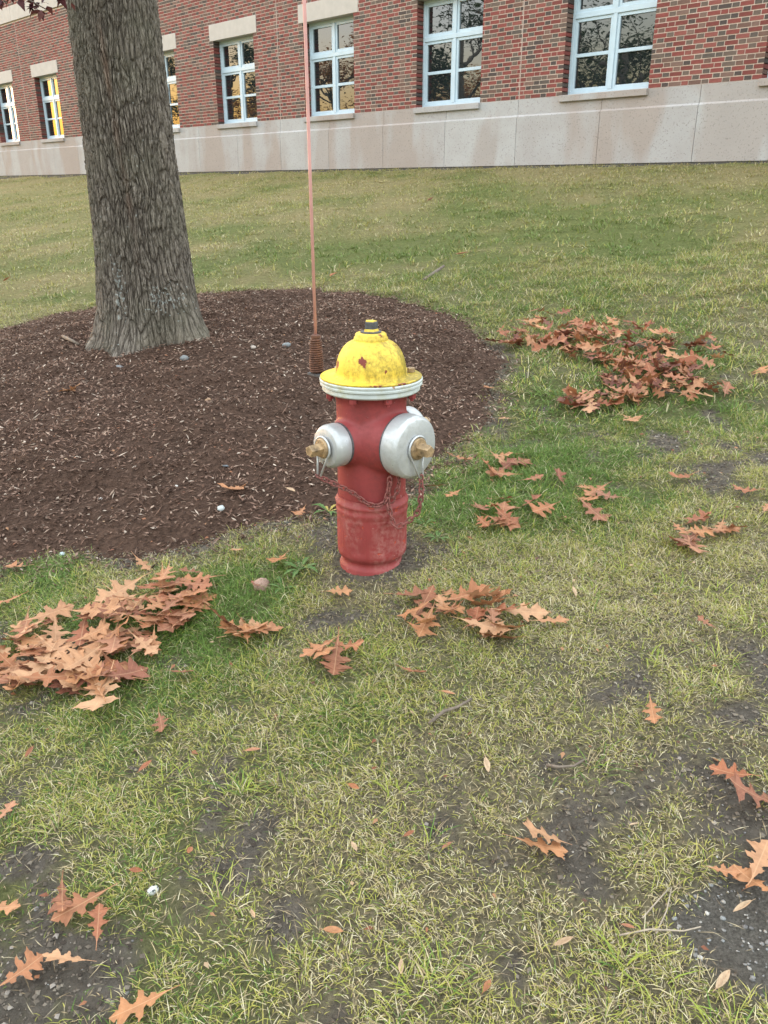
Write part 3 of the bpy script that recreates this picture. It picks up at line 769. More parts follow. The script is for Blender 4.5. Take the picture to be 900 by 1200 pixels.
# weep plug on the bonnet's side
bm = bmesh.new(); Mx = Matrix.Translation((0, 0, .622)) @ Matrix.Rotation(rad(-22), 4, 'Z') @ Matrix.Rotation(rad(48), 4, 'Y')
lathe(bm, [(.016, .090), (.0155, .0975), (.012, .0995), (.004, .1000)], 16, Mx); bm_obj('oil_plug', bm, M['algae'], bonnet, True, 60)
for k in range(8):
    a = rad(22.5+45*k)
    bm = bmesh.new(); Mx = Matrix.Translation((.126*math.cos(a), .126*math.sin(a), 0)) @ Matrix.Rotation(k*.7, 4, 'Z')
    lathe(bm, [(.0105, .557), (.0115, .559), (.0115, .571)], 6, Mx); lathe(bm, [(.005, .550), (.005, .558)], 8, Mx); bm_obj('bolt', bm, M['red'], hyd)
for k in (0,):
    a = rad(22.5+45*k)
    bm = bmesh.new(); Mx = Matrix.Translation((.126*math.cos(a), .126*math.sin(a), 0)) @ Matrix.Rotation(k, 4, 'Z')
    lathe(bm, [(.0115, .613), (.0115, .624), (.010, .626)], 6, Mx); bm_obj('bolt', bm, M['yellow'] if k else M['brass'], hyd)
def cap(name, a, prof, hub, nut, nz0, nz1):
    bm = bmesh.new(); lathe(bm, prof, 72, noz(a)); c_ = bm_obj(name, bm, M['silver'], hyd, True, 35)
    bm = bmesh.new(); lathe(bm, hub, 36, noz(a)); bm_obj('hub', bm, M['brass'], c_, True, 40)
    bm = bmesh.new(); lathe(bm, [(nut*1.05, nz0), (nut, nz1-.003), (nut*.88, nz1)], 5, noz(a) @ Matrix.Rotation(.5, 4, 'Z')); bm_obj('nut', bm, M['brass'], c_)
    return c_
pc = cap('pumper_cap', AP, [(.080, .124), (.0905, .124), (.0915, .127), (.0912, .166), (.0900, .1695), (.0815, .1775), (.0805, .1782), (.030, .1785)],
    [(.032, .179), (.032, .188), (.029, .192), (.020, .193)], .0185, .192, .232)
hp = [(.055, .126), (.0620, .126), (.0630, .129), (.0628, .158), (.0610, .164), (.0545, .1730), (.0530, .1740), (.024, .1750)]
hh_ = [(.029, .178), (.029, .187), (.026, .192), (.018, .193)]
lc = cap('hose_cap', AL, hp, hh_, .0175, .192, .232)
rc = cap('hose_cap', AB, hp, hh_, .0175, .192, .232)
# dark gasket gap rings behind the caps
for a, r in ((AP, .0895), (AL, .0618), (AB, .0618)):
    bm = bmesh.new(); lathe(bm, [(r-.012, .117), (r, .118), (r, .1255), (r-.012, .1258)], 64, noz(a)); bm_obj('gasket', bm, M['dark'], hyd, True, 40)
# bail wires: ring round the hub and two prongs hanging down
def bail(c_, a, rh, drop, L=.184):
    Mn = noz(a); fw = Vector((math.cos(a), math.sin(a), 0)); sd_ = Vector((-math.sin(a), math.cos(a), 0)); o_ = Vector((0, 0, ZN)) + fw*L
    pts = [o_ + sd_*.007 + Vector((0, 0, -drop)) + fw*.014]
    for i in range(-52, 233, 12):
        t = rad(i); pts.append(o_ + sd_*(rh*math.cos(t)) + Vector((0, 0, rh*math.sin(t))))
    pts.append(o_ - sd_*.007 + Vector((0, 0, -drop)) + fw*.014)
    bm = bmesh.new(); tube(bm, pts, .0033, 7); bm_obj('bail_wire', bm, M['wire'], c_, True)
    return pts[0].lerp(pts[-1], .5)
tipP = bail(pc, AP, .0355, .082); tipL = bail(lc, AL, .0325, .078); bail(rc, AB, .0325, .078)
# chains
LK = bmesh.new()
def link_mesh():
    bm = bmesh.new(); pts = []
    for i in range(14):
        t = 2*math.pi*i/14; pts.append(Vector((.0058*math.cos(t) + (.0048 if math.cos(t) > 0 else -.0048), .0064*math.sin(t), 0)))
    rings = []
    for i, q in enumerate(pts):
        t = (pts[(i+1) % 14]-pts[i-1]).normalized(); nn = t.cross(Vector((0, 0, 1)))
        rings.append([bm.verts.new(q + (nn*math.cos(2*math.pi*k/5)+Vector((0, 0, 1))*math.sin(2*math.pi*k/5))*.0026) for k in range(5)])
    for i in range(14):
        a_, b_ = rings[i], rings[(i+1) % 14]
        for k in range(5): bm.faces.new((a_[k], a_[(k+1) % 5], b_[(k+1) % 5], b_[k]))
    me = bpy.data.meshes.new('link'); bm.normal_update(); bm.to_mesh(me); bm.free(); me.materials.append(M['rust'])
    for q in me.polygons: q.use_smooth = True
    return me
LM = link_mesh(); LK.free()
def catmull(P, nper=24):
    P = [Vector(q) for q in P]; Q = [P[0]*2-P[1]] + P + [P[-1]*2-P[-2]]; out = []
    for i in range(1, len(Q)-2):
        for k in range(nper):
            t = k/nper; a, b, c_, d = Q[i-1:i+3]
            out.append(.5*((2*b)+(c_-a)*t+(2*a-5*b+4*c_-d)*t*t+(3*b-a-3*c_+d)*t**3))
    return out + [P[-1]]
def chain(ctrl, pitch=.0158):
    pts = catmull(ctrl); root = bpy.data.objects.new('chain', None); root.empty_display_size = .02; link(root, hyd); root.location = pts[0]
    acc = 0; nxt = 0; k = 0
    for a, b in zip(pts, pts[1:]):
        seg = (b-a).length
        while nxt <= acc+seg:
            q = a.lerp(b, (nxt-acc)/max(seg, 1e-6)); d = (b-a).normalized()
            o = bpy.data.objects.new('link', LM); link(o, root); o.location = q - pts[0]
            rot = d.to_track_quat('X', 'Z') @ Matrix.Rotation(rad(90 if k % 2 else 0)+.35+random.uniform(-.25, .25), 4, 'X').to_quaternion()
            o.rotation_euler = rot.to_euler(); k += 1; nxt += pitch
        acc += seg
def cyl(deg, z, r=.118): return Vector((r*math.cos(rad(deg)), r*math.sin(rad(deg)), z))
EYE = cyl(296, .325, .122)
chain([tipL + Vector((0, 0, -.004)), cyl(243, .300, .132), cyl(258, .272, .118), cyl(270, .258, .116), cyl(282, .258, .118), cyl(291, .275, .120), EYE])
chain([tipP + Vector((0, 0, -.003)), tipP + Vector((.0, .0, -.06)), tipP + Vector((-.012, .008, -.115)), cyl(300, .195, .150), cyl(296, .225, .135), cyl(293, .27, .124), EYE])
chain([cyl(309, .345, .128), cyl(306, .315, .135), cyl(302, .285, .130), cyl(296, .262, .122)])
bm = bmesh.new(); tube(bm, [EYE+Vector((0, 0, .02)), EYE+Vector((.006, 0, .012)), EYE+Vector((.006, -.003, -.006)), EYE+Vector((0, 0, -.012)), EYE+Vector((-.006, 0, -.004)), EYE+Vector((-.006, .002, .012)), EYE+Vector((0, 0, .02))], .0028, 6)
bm_obj('chain_hook', bm, M['rust'], hyd, True)

# ------------------------------------------------------------------ marker rod on a spring, bolted to the flange
a = rad(157.5); SPX = (-.165, .105)
mk = empty('marker_rod', (HYD[0]+SPX[0], HYD[1]+SPX[1], .598))
tag(mk, 'thin faded red marker rod on a rusty spring behind the yellow bonnet', 'marker rod')
bm = bmesh.new()
A_, B_ = Vector((0, 0, -.003)), Vector((.126*math.cos(a)-SPX[0]+.02, .126*math.sin(a)-SPX[1]-.02, -.002))
d_ = (B_-A_).normalized(); s__ = Vector((-d_.y, d_.x, 0))*.019
vsq = [A_-d_*.022-s__, B_-s__, B_+s__, A_-d_*.022+s__]
vt = [bm.verts.new(q+Vector((0, 0, .003))) for q in vsq]; vb = [bm.verts.new(q-Vector((0, 0, .003))) for q in vsq]
bm.faces.new(vt); bm.faces.new(vb[::-1])
for i in range(4): bm.faces.new((vb[i], vb[(i+1) % 4], vt[(i+1) % 4], vt[i]))
bm_obj('bracket', bm, M['dark'], mk)
bm = bmesh.new(); hel = []; turns = 15
for i in range(turns*14+1):
    t = i/14; k = t/turns; r = .0148 + .0042*min(1, (1-k)*1.6) - .0015*max(0, .15-k)/.15
    hel.append((r*math.cos(2*math.pi*t), r*math.sin(2*math.pi*t), .002+.098*k))
tube(bm, hel, .0029, 6); bm_obj('spring', bm, M['spring'], mk, True)
bm = bmesh.new(); lathe(bm, [(.011, .0), (.013, .05), (.0125, .105), (.0145, .1055), (.0145, .112), (.008, .114)], 20); bm_obj('ferrule', bm, M['spring'], mk, True, 40)
bm = bmesh.new(); tube(bm, [(0, 0, .10), (-.002, 0, .6), (-.004, 0, 1.2), (-.005, 0, 1.85)], [.0044, .0046, .0048, .0046], 10); bm_obj('rod', bm, M['rod'], mk, True)

# ------------------------------------------------------------------ grass
def make_blades(bx, by, L, w, az, phi, kap, cols, name, nseg=3):
    nB = len(bx); bz = ground(bx, by)
    d = np.stack([np.cos(az), np.sin(az)], 1); s = np.stack([-np.sin(az), np.cos(az)], 1)
    P = np.stack([bx, by, bz-.006], 1); rows = []
    ts = [0, .38, .72, 1.0] if nseg == 3 else [0, .55, 1.0]
    for i, t in enumerate(ts):
        if i:
            an = phi + kap*(t+ts[i-1])/2; st = (t-ts[i-1])*L
            P = P + np.stack([d[:, 0]*np.sin(an)*st, d[:, 1]*np.sin(an)*st, np.cos(an)*st], 1)
            zmin = ground(P[:, 0], P[:, 1])+.004+.006*(i == 1) if nseg == 3 else bz+.004
            P[:, 2] = np.maximum(P[:, 2], zmin)
        if i == len(ts)-1: rows.append(P.copy())
        else:
            hw = (w*(1-.55*t*t)/2)[:, None]; S3 = np.concatenate([s*hw, np.zeros((nB, 1))], 1)
            rows.append(P-S3); rows.append(P+S3)
    V = np.stack(rows, 1); nv = V.shape[1]
    if nseg == 3: F = [[0, 1, 3], [0, 3, 2], [2, 3, 5], [2, 5, 4], [4, 5, 6]]
    else: F = [[0, 1, 3], [0, 3, 2], [2, 3, 4]]
    F = (np.array(F)[None]+np.arange(nB)[:, None, None]*nv).reshape(-1, 3)
    return mesh_np(name, V.reshape(-1, 3), F.ravel(), np.arange(len(F))*3, M['grass'], cols={'col': np.repeat(cols, nv, 0)})
M['grass'] = leaf_like('grass_blades', 'col', trans=.28, rough=.55, spec=.3)
C_G = np.array([(.085, .165, .026), (.12, .205, .036), (.16, .235, .050)]); C_Y = np.array([(.36, .35, .075), (.43, .39, .115), (.29, .32, .060)]); C_S = np.array([(.52, .45, .27), (.44, .36, .20), (.58, .52, .35), (.34, .26, .15)])
def grass_cols(x, y, nB):
    g = greenness(x, y); u = RNG.random(nB)
    pg = np.clip(.04+.90*g**2.4, 0, .9); ps = np.clip(.60-.52*g, .06, .65)
    ix = RNG.integers(0, 3, nB); c = C_Y[ix]
    c = np.where((u < pg)[:, None], C_G[RNG.integers(0, 3, nB)], c); c = np.where((u > 1-ps)[:, None], C_S[RNG.integers(0, 4, nB)], c)
    far = sstep(4, 9, np.hypot(x, y))[:, None]; c = c*(1-.45*far) + .45*far*(np.array((.14, .165, .05))*g[:, None]+np.array((.29, .26, .12))*(1-g[:, None]))
    return c*(.8+.4*RNG.random((nB, 1)))
def view_ok(x, y, mar): return (np.abs(x) < .47*y + mar)
def scatter(nTry, y0, y1, mar, clump, spread):
    # clumps plus singles inside a widening strip
    nc = int(nTry/clump)
    yy = np.sqrt(RNG.random(nc)*(y1**2-y0**2)+y0**2) ; xx = (RNG.random(nc)*2-1)*(.47*yy+mar)
    k = RNG.random(nc) < np.clip(cover(xx, yy), 0, 1)**1.1; xx, yy = xx[k], yy[k]
    cl = RNG.poisson(clump, len(xx))+1
    X = np.repeat(xx, cl); Y = np.repeat(yy, cl); ca = RNG.random(len(X))*6.283; cr = np.abs(RNG.normal(0, spread, len(X)))
    lean_az = np.repeat(RNG.random(len(xx))*6.283, cl)
    X2, Y2 = X+cr*np.cos(ca), Y+cr*np.sin(ca)
    k = (bed_t(X2, Y2) > 1.0) & (np.hypot(X2-HYD[0], Y2-HYD[1]) > .125) & ((DW-X2-Y2)/R2 > .06)
    return X2[k], Y2[k], np.where(RNG.random(len(X2)) < .7, ca, lean_az)[k], np.repeat(RNG.random(len(xx)), cl)[k]
gmesh = []
def lay(nTry, y0, y1, mar, clump, spread, Lr, w0, name, nseg):
    x, y, az, cs = scatter(nTry, y0, y1, mar, clump, spread); nB = len(x)
    g = greenness(x, y)
    L = (Lr[0]+(Lr[1]-Lr[0])*RNG.random(nB)**1.6)*(.75+.5*cs)*(.8+.4*g)
    L = L*(.6+.4*np.clip(cover(x, y)*1.4, 0, 1))
    phi = .30+.85*RNG.random(nB); kap = .4+1.5*RNG.random(nB)
    me = make_blades(x, y, L, w0*(.6+.8*RNG.random(nB)), az+RNG.normal(0, .5, nB), phi, kap, grass_cols(x, y, nB), name, nseg)
    return me, nB
for (nT, y0, y1, mar, cl, sp, Lr, w0, nm, ns, lab) in (
        (500000, .75, 3.4, .60, 16, .022, (.016, .056), .0016, 'grass', 2, 'patchy yellow green grass around the hydrant and towards the viewer'),
        (210000, 3.4, 7.2, .6, 11, .035, (.03, .085), .0034, 'grass', 2, 'thin grass in the middle of the lawn behind the leaf piles'),
        (210000, 7.2, 20, .8, 8, .06, (.035, .09), .0070, 'grass', 2, 'faded far grass sloping up to the stone base'),
        (70000, 20, 33, .8, 8, .10, (.04, .10), .012, 'grass', 2, 'faded grass at the far left along the stone base')):
    me, nB = lay(nT, y0, y1, mar, cl, sp, Lr, w0, nm, ns)
    tag(link(bpy.data.objects.new(nm, me)), lab, 'grass', kind='stuff')
# taller tufts standing out of the worn turf
nT = 100; ty = np.sqrt(RNG.random(nT)*(3.3**2-.8**2)+.8**2); tx = (RNG.random(nT)*2-1)*(.47*ty+.3); k = (cover(tx, ty) > .25) & (bed_t(tx, ty) > 1.06) & (np.hypot(tx-HYD[0], ty-HYD[1]) > .25); tx, ty = tx[k], ty[k]
cnt = RNG.integers(14, 40, len(tx)); X_ = np.repeat(tx, cnt); Y_ = np.repeat(ty, cnt); ca = RNG.random(len(X_))*6.283; cr = np.abs(RNG.normal(0, .034, len(X_))); tone = np.repeat(RNG.random(len(tx)), cnt)
nB = len(X_); ct = np.where((RNG.random(nB) < .25+.6*tone)[:, None], C_Y[RNG.integers(0, 3, nB)]*np.array([.85, .98, .75]), np.where((RNG.random(nB) < .35)[:, None], C_S[RNG.integers(0, 4, nB)], C_G[RNG.integers(0, 3, nB)]))
me = make_blades(X_+cr*np.cos(ca), Y_+cr*np.sin(ca),   .030+.050*RNG.random(nB), .0014+.0013*RNG.random(nB), ca+RNG.normal(0, 1.1, nB), .35+.7*RNG.random(nB), .5+1.1*RNG.random(nB), ct, 'grass', 3)
tag(link(bpy.data.objects.new('grass', me)), 'longer yellow green tufts standing out of the near lawn', 'grass', kind='stuff')
# dead clippings lying on the soil
nC = 64000
cy = np.sqrt(RNG.random(nC)*(6.5**2-.75**2)+.75**2); cx = (RNG.random(nC)*2-1)*(.47*cy+.4)
k = (bed_t(cx, cy) > 1.0) & (np.hypot(cx-HYD[0], cy-HYD[1]) > .11) & (RNG.random(nC) < (1-.7*gravel_f(cx, cy))*np.clip(1.25-1.5*cover(cx, cy), .22, 1)); cx, cy = cx[k], cy[k]; nC = len(cx)
pal = np.array([(.28, .22, .13), (.20, .155, .095), (.13, .10, .07), (.34, .29, .19), (.10, .075, .055)])
me = spindles(cx, cy, ground(cx, cy)+.004+.006*RNG.random(nC), .012+.040*RNG.random(nC)**2, .0005+.0008*RNG.random(nC), RNG.random(nC)*6.283, (RNG.random(nC)-.5)*.3, pal[RNG.integers(0, 5, nC)]*(.8+.4*RNG.random((nC, 1))), 'dead_grass', bpy.data.materials['shredded_bark'])
tag(link(bpy.data.objects.new('dead_grass', me)), 'dry straw coloured clippings lying on the soil', 'dead grass', kind='stuff')

# ------------------------------------------------------------------ gravel and loose stones
def pebble_mesh(seed, sub=1, sq=.6):
    bm = bmesh.new(); bmesh.ops.create_icosphere(bm, subdivisions=sub, radius=1); r_ = random.Random(seed)
    for v_ in bm.verts: v_.co *= r_.uniform(.75, 1.12); v_.co.z *= sq; v_.co.x *= 1.25
    return bm
bases = []
for s_ in range(5):
    bm = pebble_mesh(s_); bm.verts.ensure_lookup_table(); bases.append((np.array([v_.co[:] for v_ in bm.verts]), np.array([[v_.index for v_ in f_.verts] for f_ in bm.faces]))); bm.free()
def pebbles(xs, ys, zs, rs, cols, name, matl):
    VV, FF, CC = [], [], []; off = 0
    for i in range(len(xs)):
        v_, f_ = bases[i % 5]; a = RNG.random()*6.28; R_ = np.array([[math.cos(a), -math.sin(a), 0], [math.sin(a), math.cos(a), 0], [0, 0, 1]])
        VV.append((v_*rs[i])@R_.T + np.array([xs[i], ys[i], zs[i]])); FF.append(f_+off); CC.append(np.repeat(cols[i][None], len(v_), 0)); off += len(v_)
    VV = np.concatenate(VV); FF = np.concatenate(FF)
    return mesh_np(name, VV, FF.ravel(), np.arange(len(FF))*3, matl, True, cols={'col': np.concatenate(CC)})
m, nt, p = mat('pebble'); n = N(nt); sp_ = n.ramp(n.noise(n.coord(), 400, 3), [(.35, .75), (.65, 1.15)])
n.l(n.mix(1.0, n.attr('col', 'Color'), sp_, 'MULTIPLY'), p.inputs['Base Color']); p.inputs['Roughness'].default_value = .8
M['pebble'] = m
nP = 9000
x = GRV[0]+.12+(RNG.random(nP)*2-1)*.5; y = GRV[1]+(RNG.random(nP)*2-1)*.42
k = RNG.random(nP) < gravel_f(x, y)**1.5*.42+.012; x, y = x[k], y[k]
nQ = 700; y2 = np.sqrt(RNG.random(nQ)*(3.2**2-.8**2)+.8**2); x2 = (RNG.random(nQ)*2-1)*(.47*y2+.3); k = (cover(x2, y2) < .3) & (bed_t(x2, y2) > 1); x2, y2 = x2[k], y2[k]
x = np.concatenate([x, x2]); y = np.concatenate([y, y2]); nP = len(x)
pal = np.array([(.17, .162, .15), (.25, .235, .21), (.11, .104, .098), (.40, .38, .34), (.28, .23, .17), (.20, .205, .20)])
r_ = .0016+.0042*RNG.random(nP)**3
me = pebbles(x, y, ground(x, y)+.001, r_, pal[RNG.choice(6, nP, p=[.3, .2, .25, .08, .07, .1])], 'gravel', M['pebble'])
tag(link(bpy.data.objects.new('gravel', me)), 'loose grey gravel in the bare dirt at the bottom right', 'gravel', kind='stuff')
nK = 190000; y2 = np.sqrt(RNG.random(nK)*(4.2**2-.75**2)+.75**2); x2 = (RNG.random(nK)*2-1)*(.47*y2+.3)
k = (RNG.random(nK) < np.clip(.42-cover(x2, y2), 0, .4)*1.3) & (bed_t(x2, y2) > 1.0) & (gravel_f(x2, y2) < .5); x2, y2 = x2[k], y2[k]; nK = len(x2)
o8 = np.array([(1.2, 0, 0), (-1, .1, 0), (0, 1, .1), (.1, -.9, 0), (0, .1, .8), (0, 0, -.7)]); f8 = np.array([[0, 2, 4], [2, 1, 4], [1, 3, 4], [3, 0, 4], [2, 0, 5], [1, 2, 5], [3, 1, 5], [0, 3, 5]])
rk = .0015+.0055*RNG.random(nK)**2.5; az_ = RNG.random(nK)*6.283; ca_, sa_ = np.cos(az_), np.sin(az_)
P8 = o8[None]*rk[:, None, None]*(.7+.6*RNG.random((nK, 6, 1)))
P8 = np.stack([P8[..., 0]*ca_[:, None]-P8[..., 1]*sa_[:, None]+x2[:, None], P8[..., 0]*sa_[:, None]+P8[..., 1]*ca_[:, None]+y2[:, None], P8[..., 2]+(ground(x2, y2)+.001)[:, None]], -1)
palk = np.array([(.075, .062, .048), (.12, .10, .08), (.17, .145, .115), (.05, .04, .032), (.25, .22, .19)])
me = mesh_np('soil_crumbs', P8.reshape(-1, 3), (f8[None]+np.arange(nK)[:, None, None]*6).ravel(), np.arange(nK*8)*3, bpy.data.materials['shredded_bark'], cols={'col': np.repeat(palk[RNG.choice(5, nK, p=[.3, .3, .2, .15, .05])], 6, 0)})
tag(link(bpy.data.objects.new('soil_crumbs', me)), 'crumbs of dark soil on the bare patches', 'soil', kind='stuff')
def rock(name, xp, yp, size, col, label, sq=.6, speck=None, surf=None, seed=0, cat='stone'):
    surf = surf or ground; X, Y = px(xp, yp, surf)
    bm = pebble_mesh(seed+20, 2, sq)
    for v_ in bm.verts: v_.co *= size/2
    mm, nt, p = mat(name+'_mat'); n = N(nt); v = n.coord(); c = n.ramp(n.noise(v, 60, 4), [(.3, tuple(q*.8 for q in col)), (.7, col)])
    if speck: c = n.mix(n.ramp(n.noise(v, 170, 3), [(.55, 0), (.6, 1)]), c, speck)
    n.l(c, p.inputs['Base Color']); p.inputs['Roughness'].default_value = .75; n.l(n.bump(n.noise(v, 150, 4), .4, .003), p.inputs['Normal'])
    o = bm_obj(name, bm, mm, None, True); o.location = (X, Y, float(surf(X, Y))+size*.16); o.rotation_euler = (.2, .1, seed*1.3)
    return tag(o, label, cat)
rock('stone', 259, 597, 0.029, (.46, .50, .49), 'pale blue grey stone lying in the mulch left of the hydrant', .8, None, mulch, 1)
rock('stone', 264, 547, 0.024, (.15, .17, .19), 'flat dark grey stone in the mulch above the pale one', .4, None, mulch, 2)
rock('stone', 179, 1045, 0.021, (.48, .49, .46), 'white stone speckled dark lying in the lower left grass', .85, (.06, .07, .07), None, 3)
rock('stone', 73, 650, 0.021, (.35, .42, .43), 'small bluish stone at the front edge of the mulch', .5, None, mulch, 4)
rock('stone', 216, 421, 0.044, (.17, .18, .18), 'grey stone on the mulch just below the tree trunk', .7, None, mulch, 5)
rock('stone', 140, 431, 0.040, (.20, .21, .22), 'flat grey stone half sunk in mulch left of the trunk collar', .4, None, mulch, 6)
rock('stone', 336, 406, 0.044, (.20, .215, .22), 'bluish stone in the mulch left of the marker spring', .7, None, mulch, 7)
rock('stone', 244, 470, 0.028, (.32, .20, .11), 'tan brown stone in the middle of the mulch', .8, None, mulch, 8)
rock('stone', 297, 408, 0.032, (.38, .32, .27), 'pale tan stone on the mulch right of the trunk', .7, None, mulch, 9)
rock('stone', 118, 585, 0.014, (.55, .52, .48), 'small whitish pebble in the front mulch', .7, None, mulch, 10)
rock('stone', 207, 570, 0.013, (.55, .52, .48), 'tiny white pebble in the mulch left of the orange leaf', .7, None, mulch, 11)
rock('walnut', 307, 689, .05, (.30, .19, .145), 'round pinkish brown nut husk lying in the green grass', .95, (.2, .12, .09), None, 12, 'nut')
# twigs
M['twig'] = plain('dry_twig', (.14, .11, .085), .9, 0, .4, 60, .4)
M['twig2'] = plain('pale_twig', (.30, .25, .19), .9, 0, .3, 60, .4)
def twig(pts, r, label, matl='twig', surf=None, lift=.012):
    surf = surf or surface; P = []
    for i, q in enumerate(pts):
        X, Y = px(*q, surf); P.append((X, Y, float(surf(X, Y))+lift+.004*(i % 2)))
    bm = bmesh.new(); tube(bm, P, [r*(1-.5*i/len(P)) for i in range(len(P))], 6); tag(bm_obj('twig', bm, M[matl], None, True), label, 'twig')
twig([(503, 853), (520, 840), (535, 834), (553, 825)], .005, 'crooked grey twig in the grass below the hydrant')
twig([(640, 902), (655, 906), (672, 903), (684, 897)], .004, 'curved twig beside the bare soil patch right of centre')
twig([(768, 1100), (780, 1075), (786, 1046)], .0016, 'thin brown leaf stalk standing over the gravel', 'twig2')
twig([(752, 1082), (768, 1065), (784, 1046)], .0016, 'thin brown leaf stalk slanting left over the gravel', 'twig2')
twig([(725, 1102), (760, 1097), (800, 1097), (820, 1094)], .002, 'long pale straw across the gravel', 'twig2')
twig([(75, 397), (86, 403), (93, 406)], .012, 'short stick beside the tree base in the mulch', 'twig', mulch)
twig([(496, 329), (508, 321), (520, 312)], .02, 'dark root end showing in the lawn behind the bed', 'twig', None, .0)

# ------------------------------------------------------------------ fallen oak leaves
def oak_leaf(seed, width=1.0):
    r_ = random.Random(seed)
    # half outline, from base to tip (x along leaf, y half width), lobes with bristle points and round sinuses
    lobes = [(.22, .17, .30), (.42, .34, .54), (.66, .36, .82)]
    half = [(.02, .012), (.10, .03)]
    for i, (x0, yw, xt) in enumerate(lobes):
        yw *= r_.uniform(.85, 1.15)*width; k = r_.uniform(-.03, .03)
        half += [(x0-.03+k, .055+.03*i/2), (x0+.02+k, .10+.02*i), (xt-.10+k, yw*.72), (xt-.035+k, yw*.93), (xt+k, yw*1.08), (xt-.005+k, yw*.72), (xt+.035+k, yw*.62), (xt+.005+k, yw*.38)]
    half += [(.86, .075), (.90, .15*width), (.925, .085), (1.0, .0)]
    cl_, tw = r_.uniform(-1, 1), r_.uniform(-.6, .6); cur = r_.uniform(.2, 1.1); fold = r_.uniform(-.15, .5)
    def P(x, y):
        z = cur*.22*(x-.5)**2*4*.5 + fold*abs(y)*.7 + tw*y*(x-.5)*.9 + .035*math.sin(x*17+seed)*abs(y)*4 + (.30*cl_)*max(0, abs(y)-.18)
        return Vector((x-.5, y, z))
    bm = bmesh.new(); mids = [bm.verts.new(P(x, 0)) for x, y in half[:-1]]; tip = bm.verts.new(P(1.0, 0))
    for sgn in (1, -1):
        jit = [r_.uniform(.88, 1.12) for _ in half]; sh = r_.uniform(-.02, .02)
        ou = [bm.verts.new(P(min(.985, max(.0, x+sh)), sgn*y*j)) for (x, y), j in zip(half[:-1], jit)]
        seq = mids + [tip]; so_ = ou + [tip]
        for i in range(len(ou)):
            fs = [seq[i], seq[i+1], so_[i+1], so_[i]]; fs = list(dict.fromkeys(fs))
            if len(fs) >= 3:
                try: bm.faces.new(fs if sgn > 0 else fs[::-1])
                except ValueError: pass
    # stalk
    st = [P(.02, 0), P(.0, 0)+Vector((-.06, .01*tw, .0)), P(.0, 0)+Vector((-.20, .05*tw, .02))]
    tube(bm, st, [.010, .008, .009], 4)
    bmesh.ops.triangulate(bm, faces=[f_ for f_ in bm.faces if len(f_.verts) > 3])
    me = bpy.data.meshes.new('oak_leaf'); bm.normal_update(); bm.to_mesh(me); bm.free()
    return me
M['leafA'] = leaf_like('fallen_leaf', None, trans=.12, rough=.62, spec=.3, var=[(0, (.345, .150, .062)), (.22, (.40, .20, .098)), (.42, (.30, .115, .050)), (.62, (.44, .25, .138)), (.8, (.35, .16, .073)), (.92, (.26, .105, .055)), (1, (.20, .08, .045))])
M['leafB'] = leaf_like('fallen_leaf_dark', None, trans=.12, rough=.62, spec=.3, var=[(0, (.26, .09, .045)), (.35, (.31, .125, .062)), (.6, (.19, .064, .038)), (.85, (.36, .17, .095)), (1, (.15, .055, .036))])
LV = {}
for key in ('leafA', 'leafB'):
    LV[key] = []
    for s_ in range(16):
        me = oak_leaf(s_, (1.0, .85, 1.1, .7)[s_ % 4]); me.materials.append(M[key]); LV[key].append(me)
rl_ = random.Random(21)
def put_leaf(X, Y, z, size, label, group=None, key='leafA', tilt=.25, az=None, curl=1, name='oak_leaf'):
    o = bpy.data.objects.new(name, rl_.choice(LV[key])); link(o)
    o.location = (X, Y, z); o.rotation_euler = (rl_.gauss(0, tilt), rl_.gauss(0, tilt)-.0, rl_.uniform(0, 6.283) if az is None else az)
    o.scale = (size, size*rl_.uniform(.8, 1.05), size*curl*rl_.choice((.25, .45, .6, .8, 1.1, 1.6)))
    return tag(o, label, 'leaf', group)
MASS = []; PALM = np.array([(.26, .09, .045), (.31, .125, .062), (.19, .064, .038), (.36, .17, .095), (.33, .14, .065), (.40, .20, .10), (.15, .055, .036)])
def mass_leaf(X, Y, z, size, tilt):
    me = rl_.choice(LV['leafB']); Mx = Matrix.Translation((X, Y, z)) @ Matrix.Rotation(rl_.uniform(0, 6.283), 4, 'Z') @ Matrix.Rotation(rl_.gauss(0, tilt), 4, 'Y') @ Matrix.Rotation(rl_.gauss(0, tilt), 4, 'X') @ Matrix.Diagonal((size, size*rl_.uniform(.8, 1.05), size*rl_.choice((.25, .5, .8, 1.2)), 1))
    MASS.append((np.array([(Mx @ q.co)[:] for q in me.vertices]), [tuple(f_.vertices) for f_ in me.polygons], PALM[rl_.randrange(7)]*rl_.uniform(.8, 1.15)))
def pile(cxp, cyp, rx, ry, cnt, label, group, hmax, key='leafA', size=(.095, .135), lift=.022, tilt=.30, mass=0):
    for i in range(mass):
        while True:
            a, b = rl_.uniform(-1, 1), rl_.uniform(-1, 1)
            if a*a+b*b < 1: break
        X, Y = px(cxp+a*rx, cyp+b*ry, surface); mass_leaf(X, Y, float(surface(X, Y))+lift+hmax*.6*(1-a*a-b*b)*rl_.random(), rl_.uniform(size[0]*.75, size[1]), tilt)
    for i in range(cnt):
        while True:
            a, b = rl_.uniform(-1, 1), rl_.uniform(-1, 1)
            if a*a+b*b < 1: break
        X, Y = px(cxp+a*rx, cyp+b*ry, surface); q = 1-(a*a+b*b)
        z = float(surface(X, Y)) + lift + hmax*(.25+.75*q)*rl_.random()**1.3
        put_leaf(X, Y, z, rl_.uniform(size[0]*.75, size[1]*1.05), label, group, key if rl_.random() < (.8 if key == 'leafA' else .6) else ('leafB' if key == 'leafA' else 'leafA'), tilt)
Z1 = (.12, .16)
G1 = 'leaves in the big drift left of the hydrant'
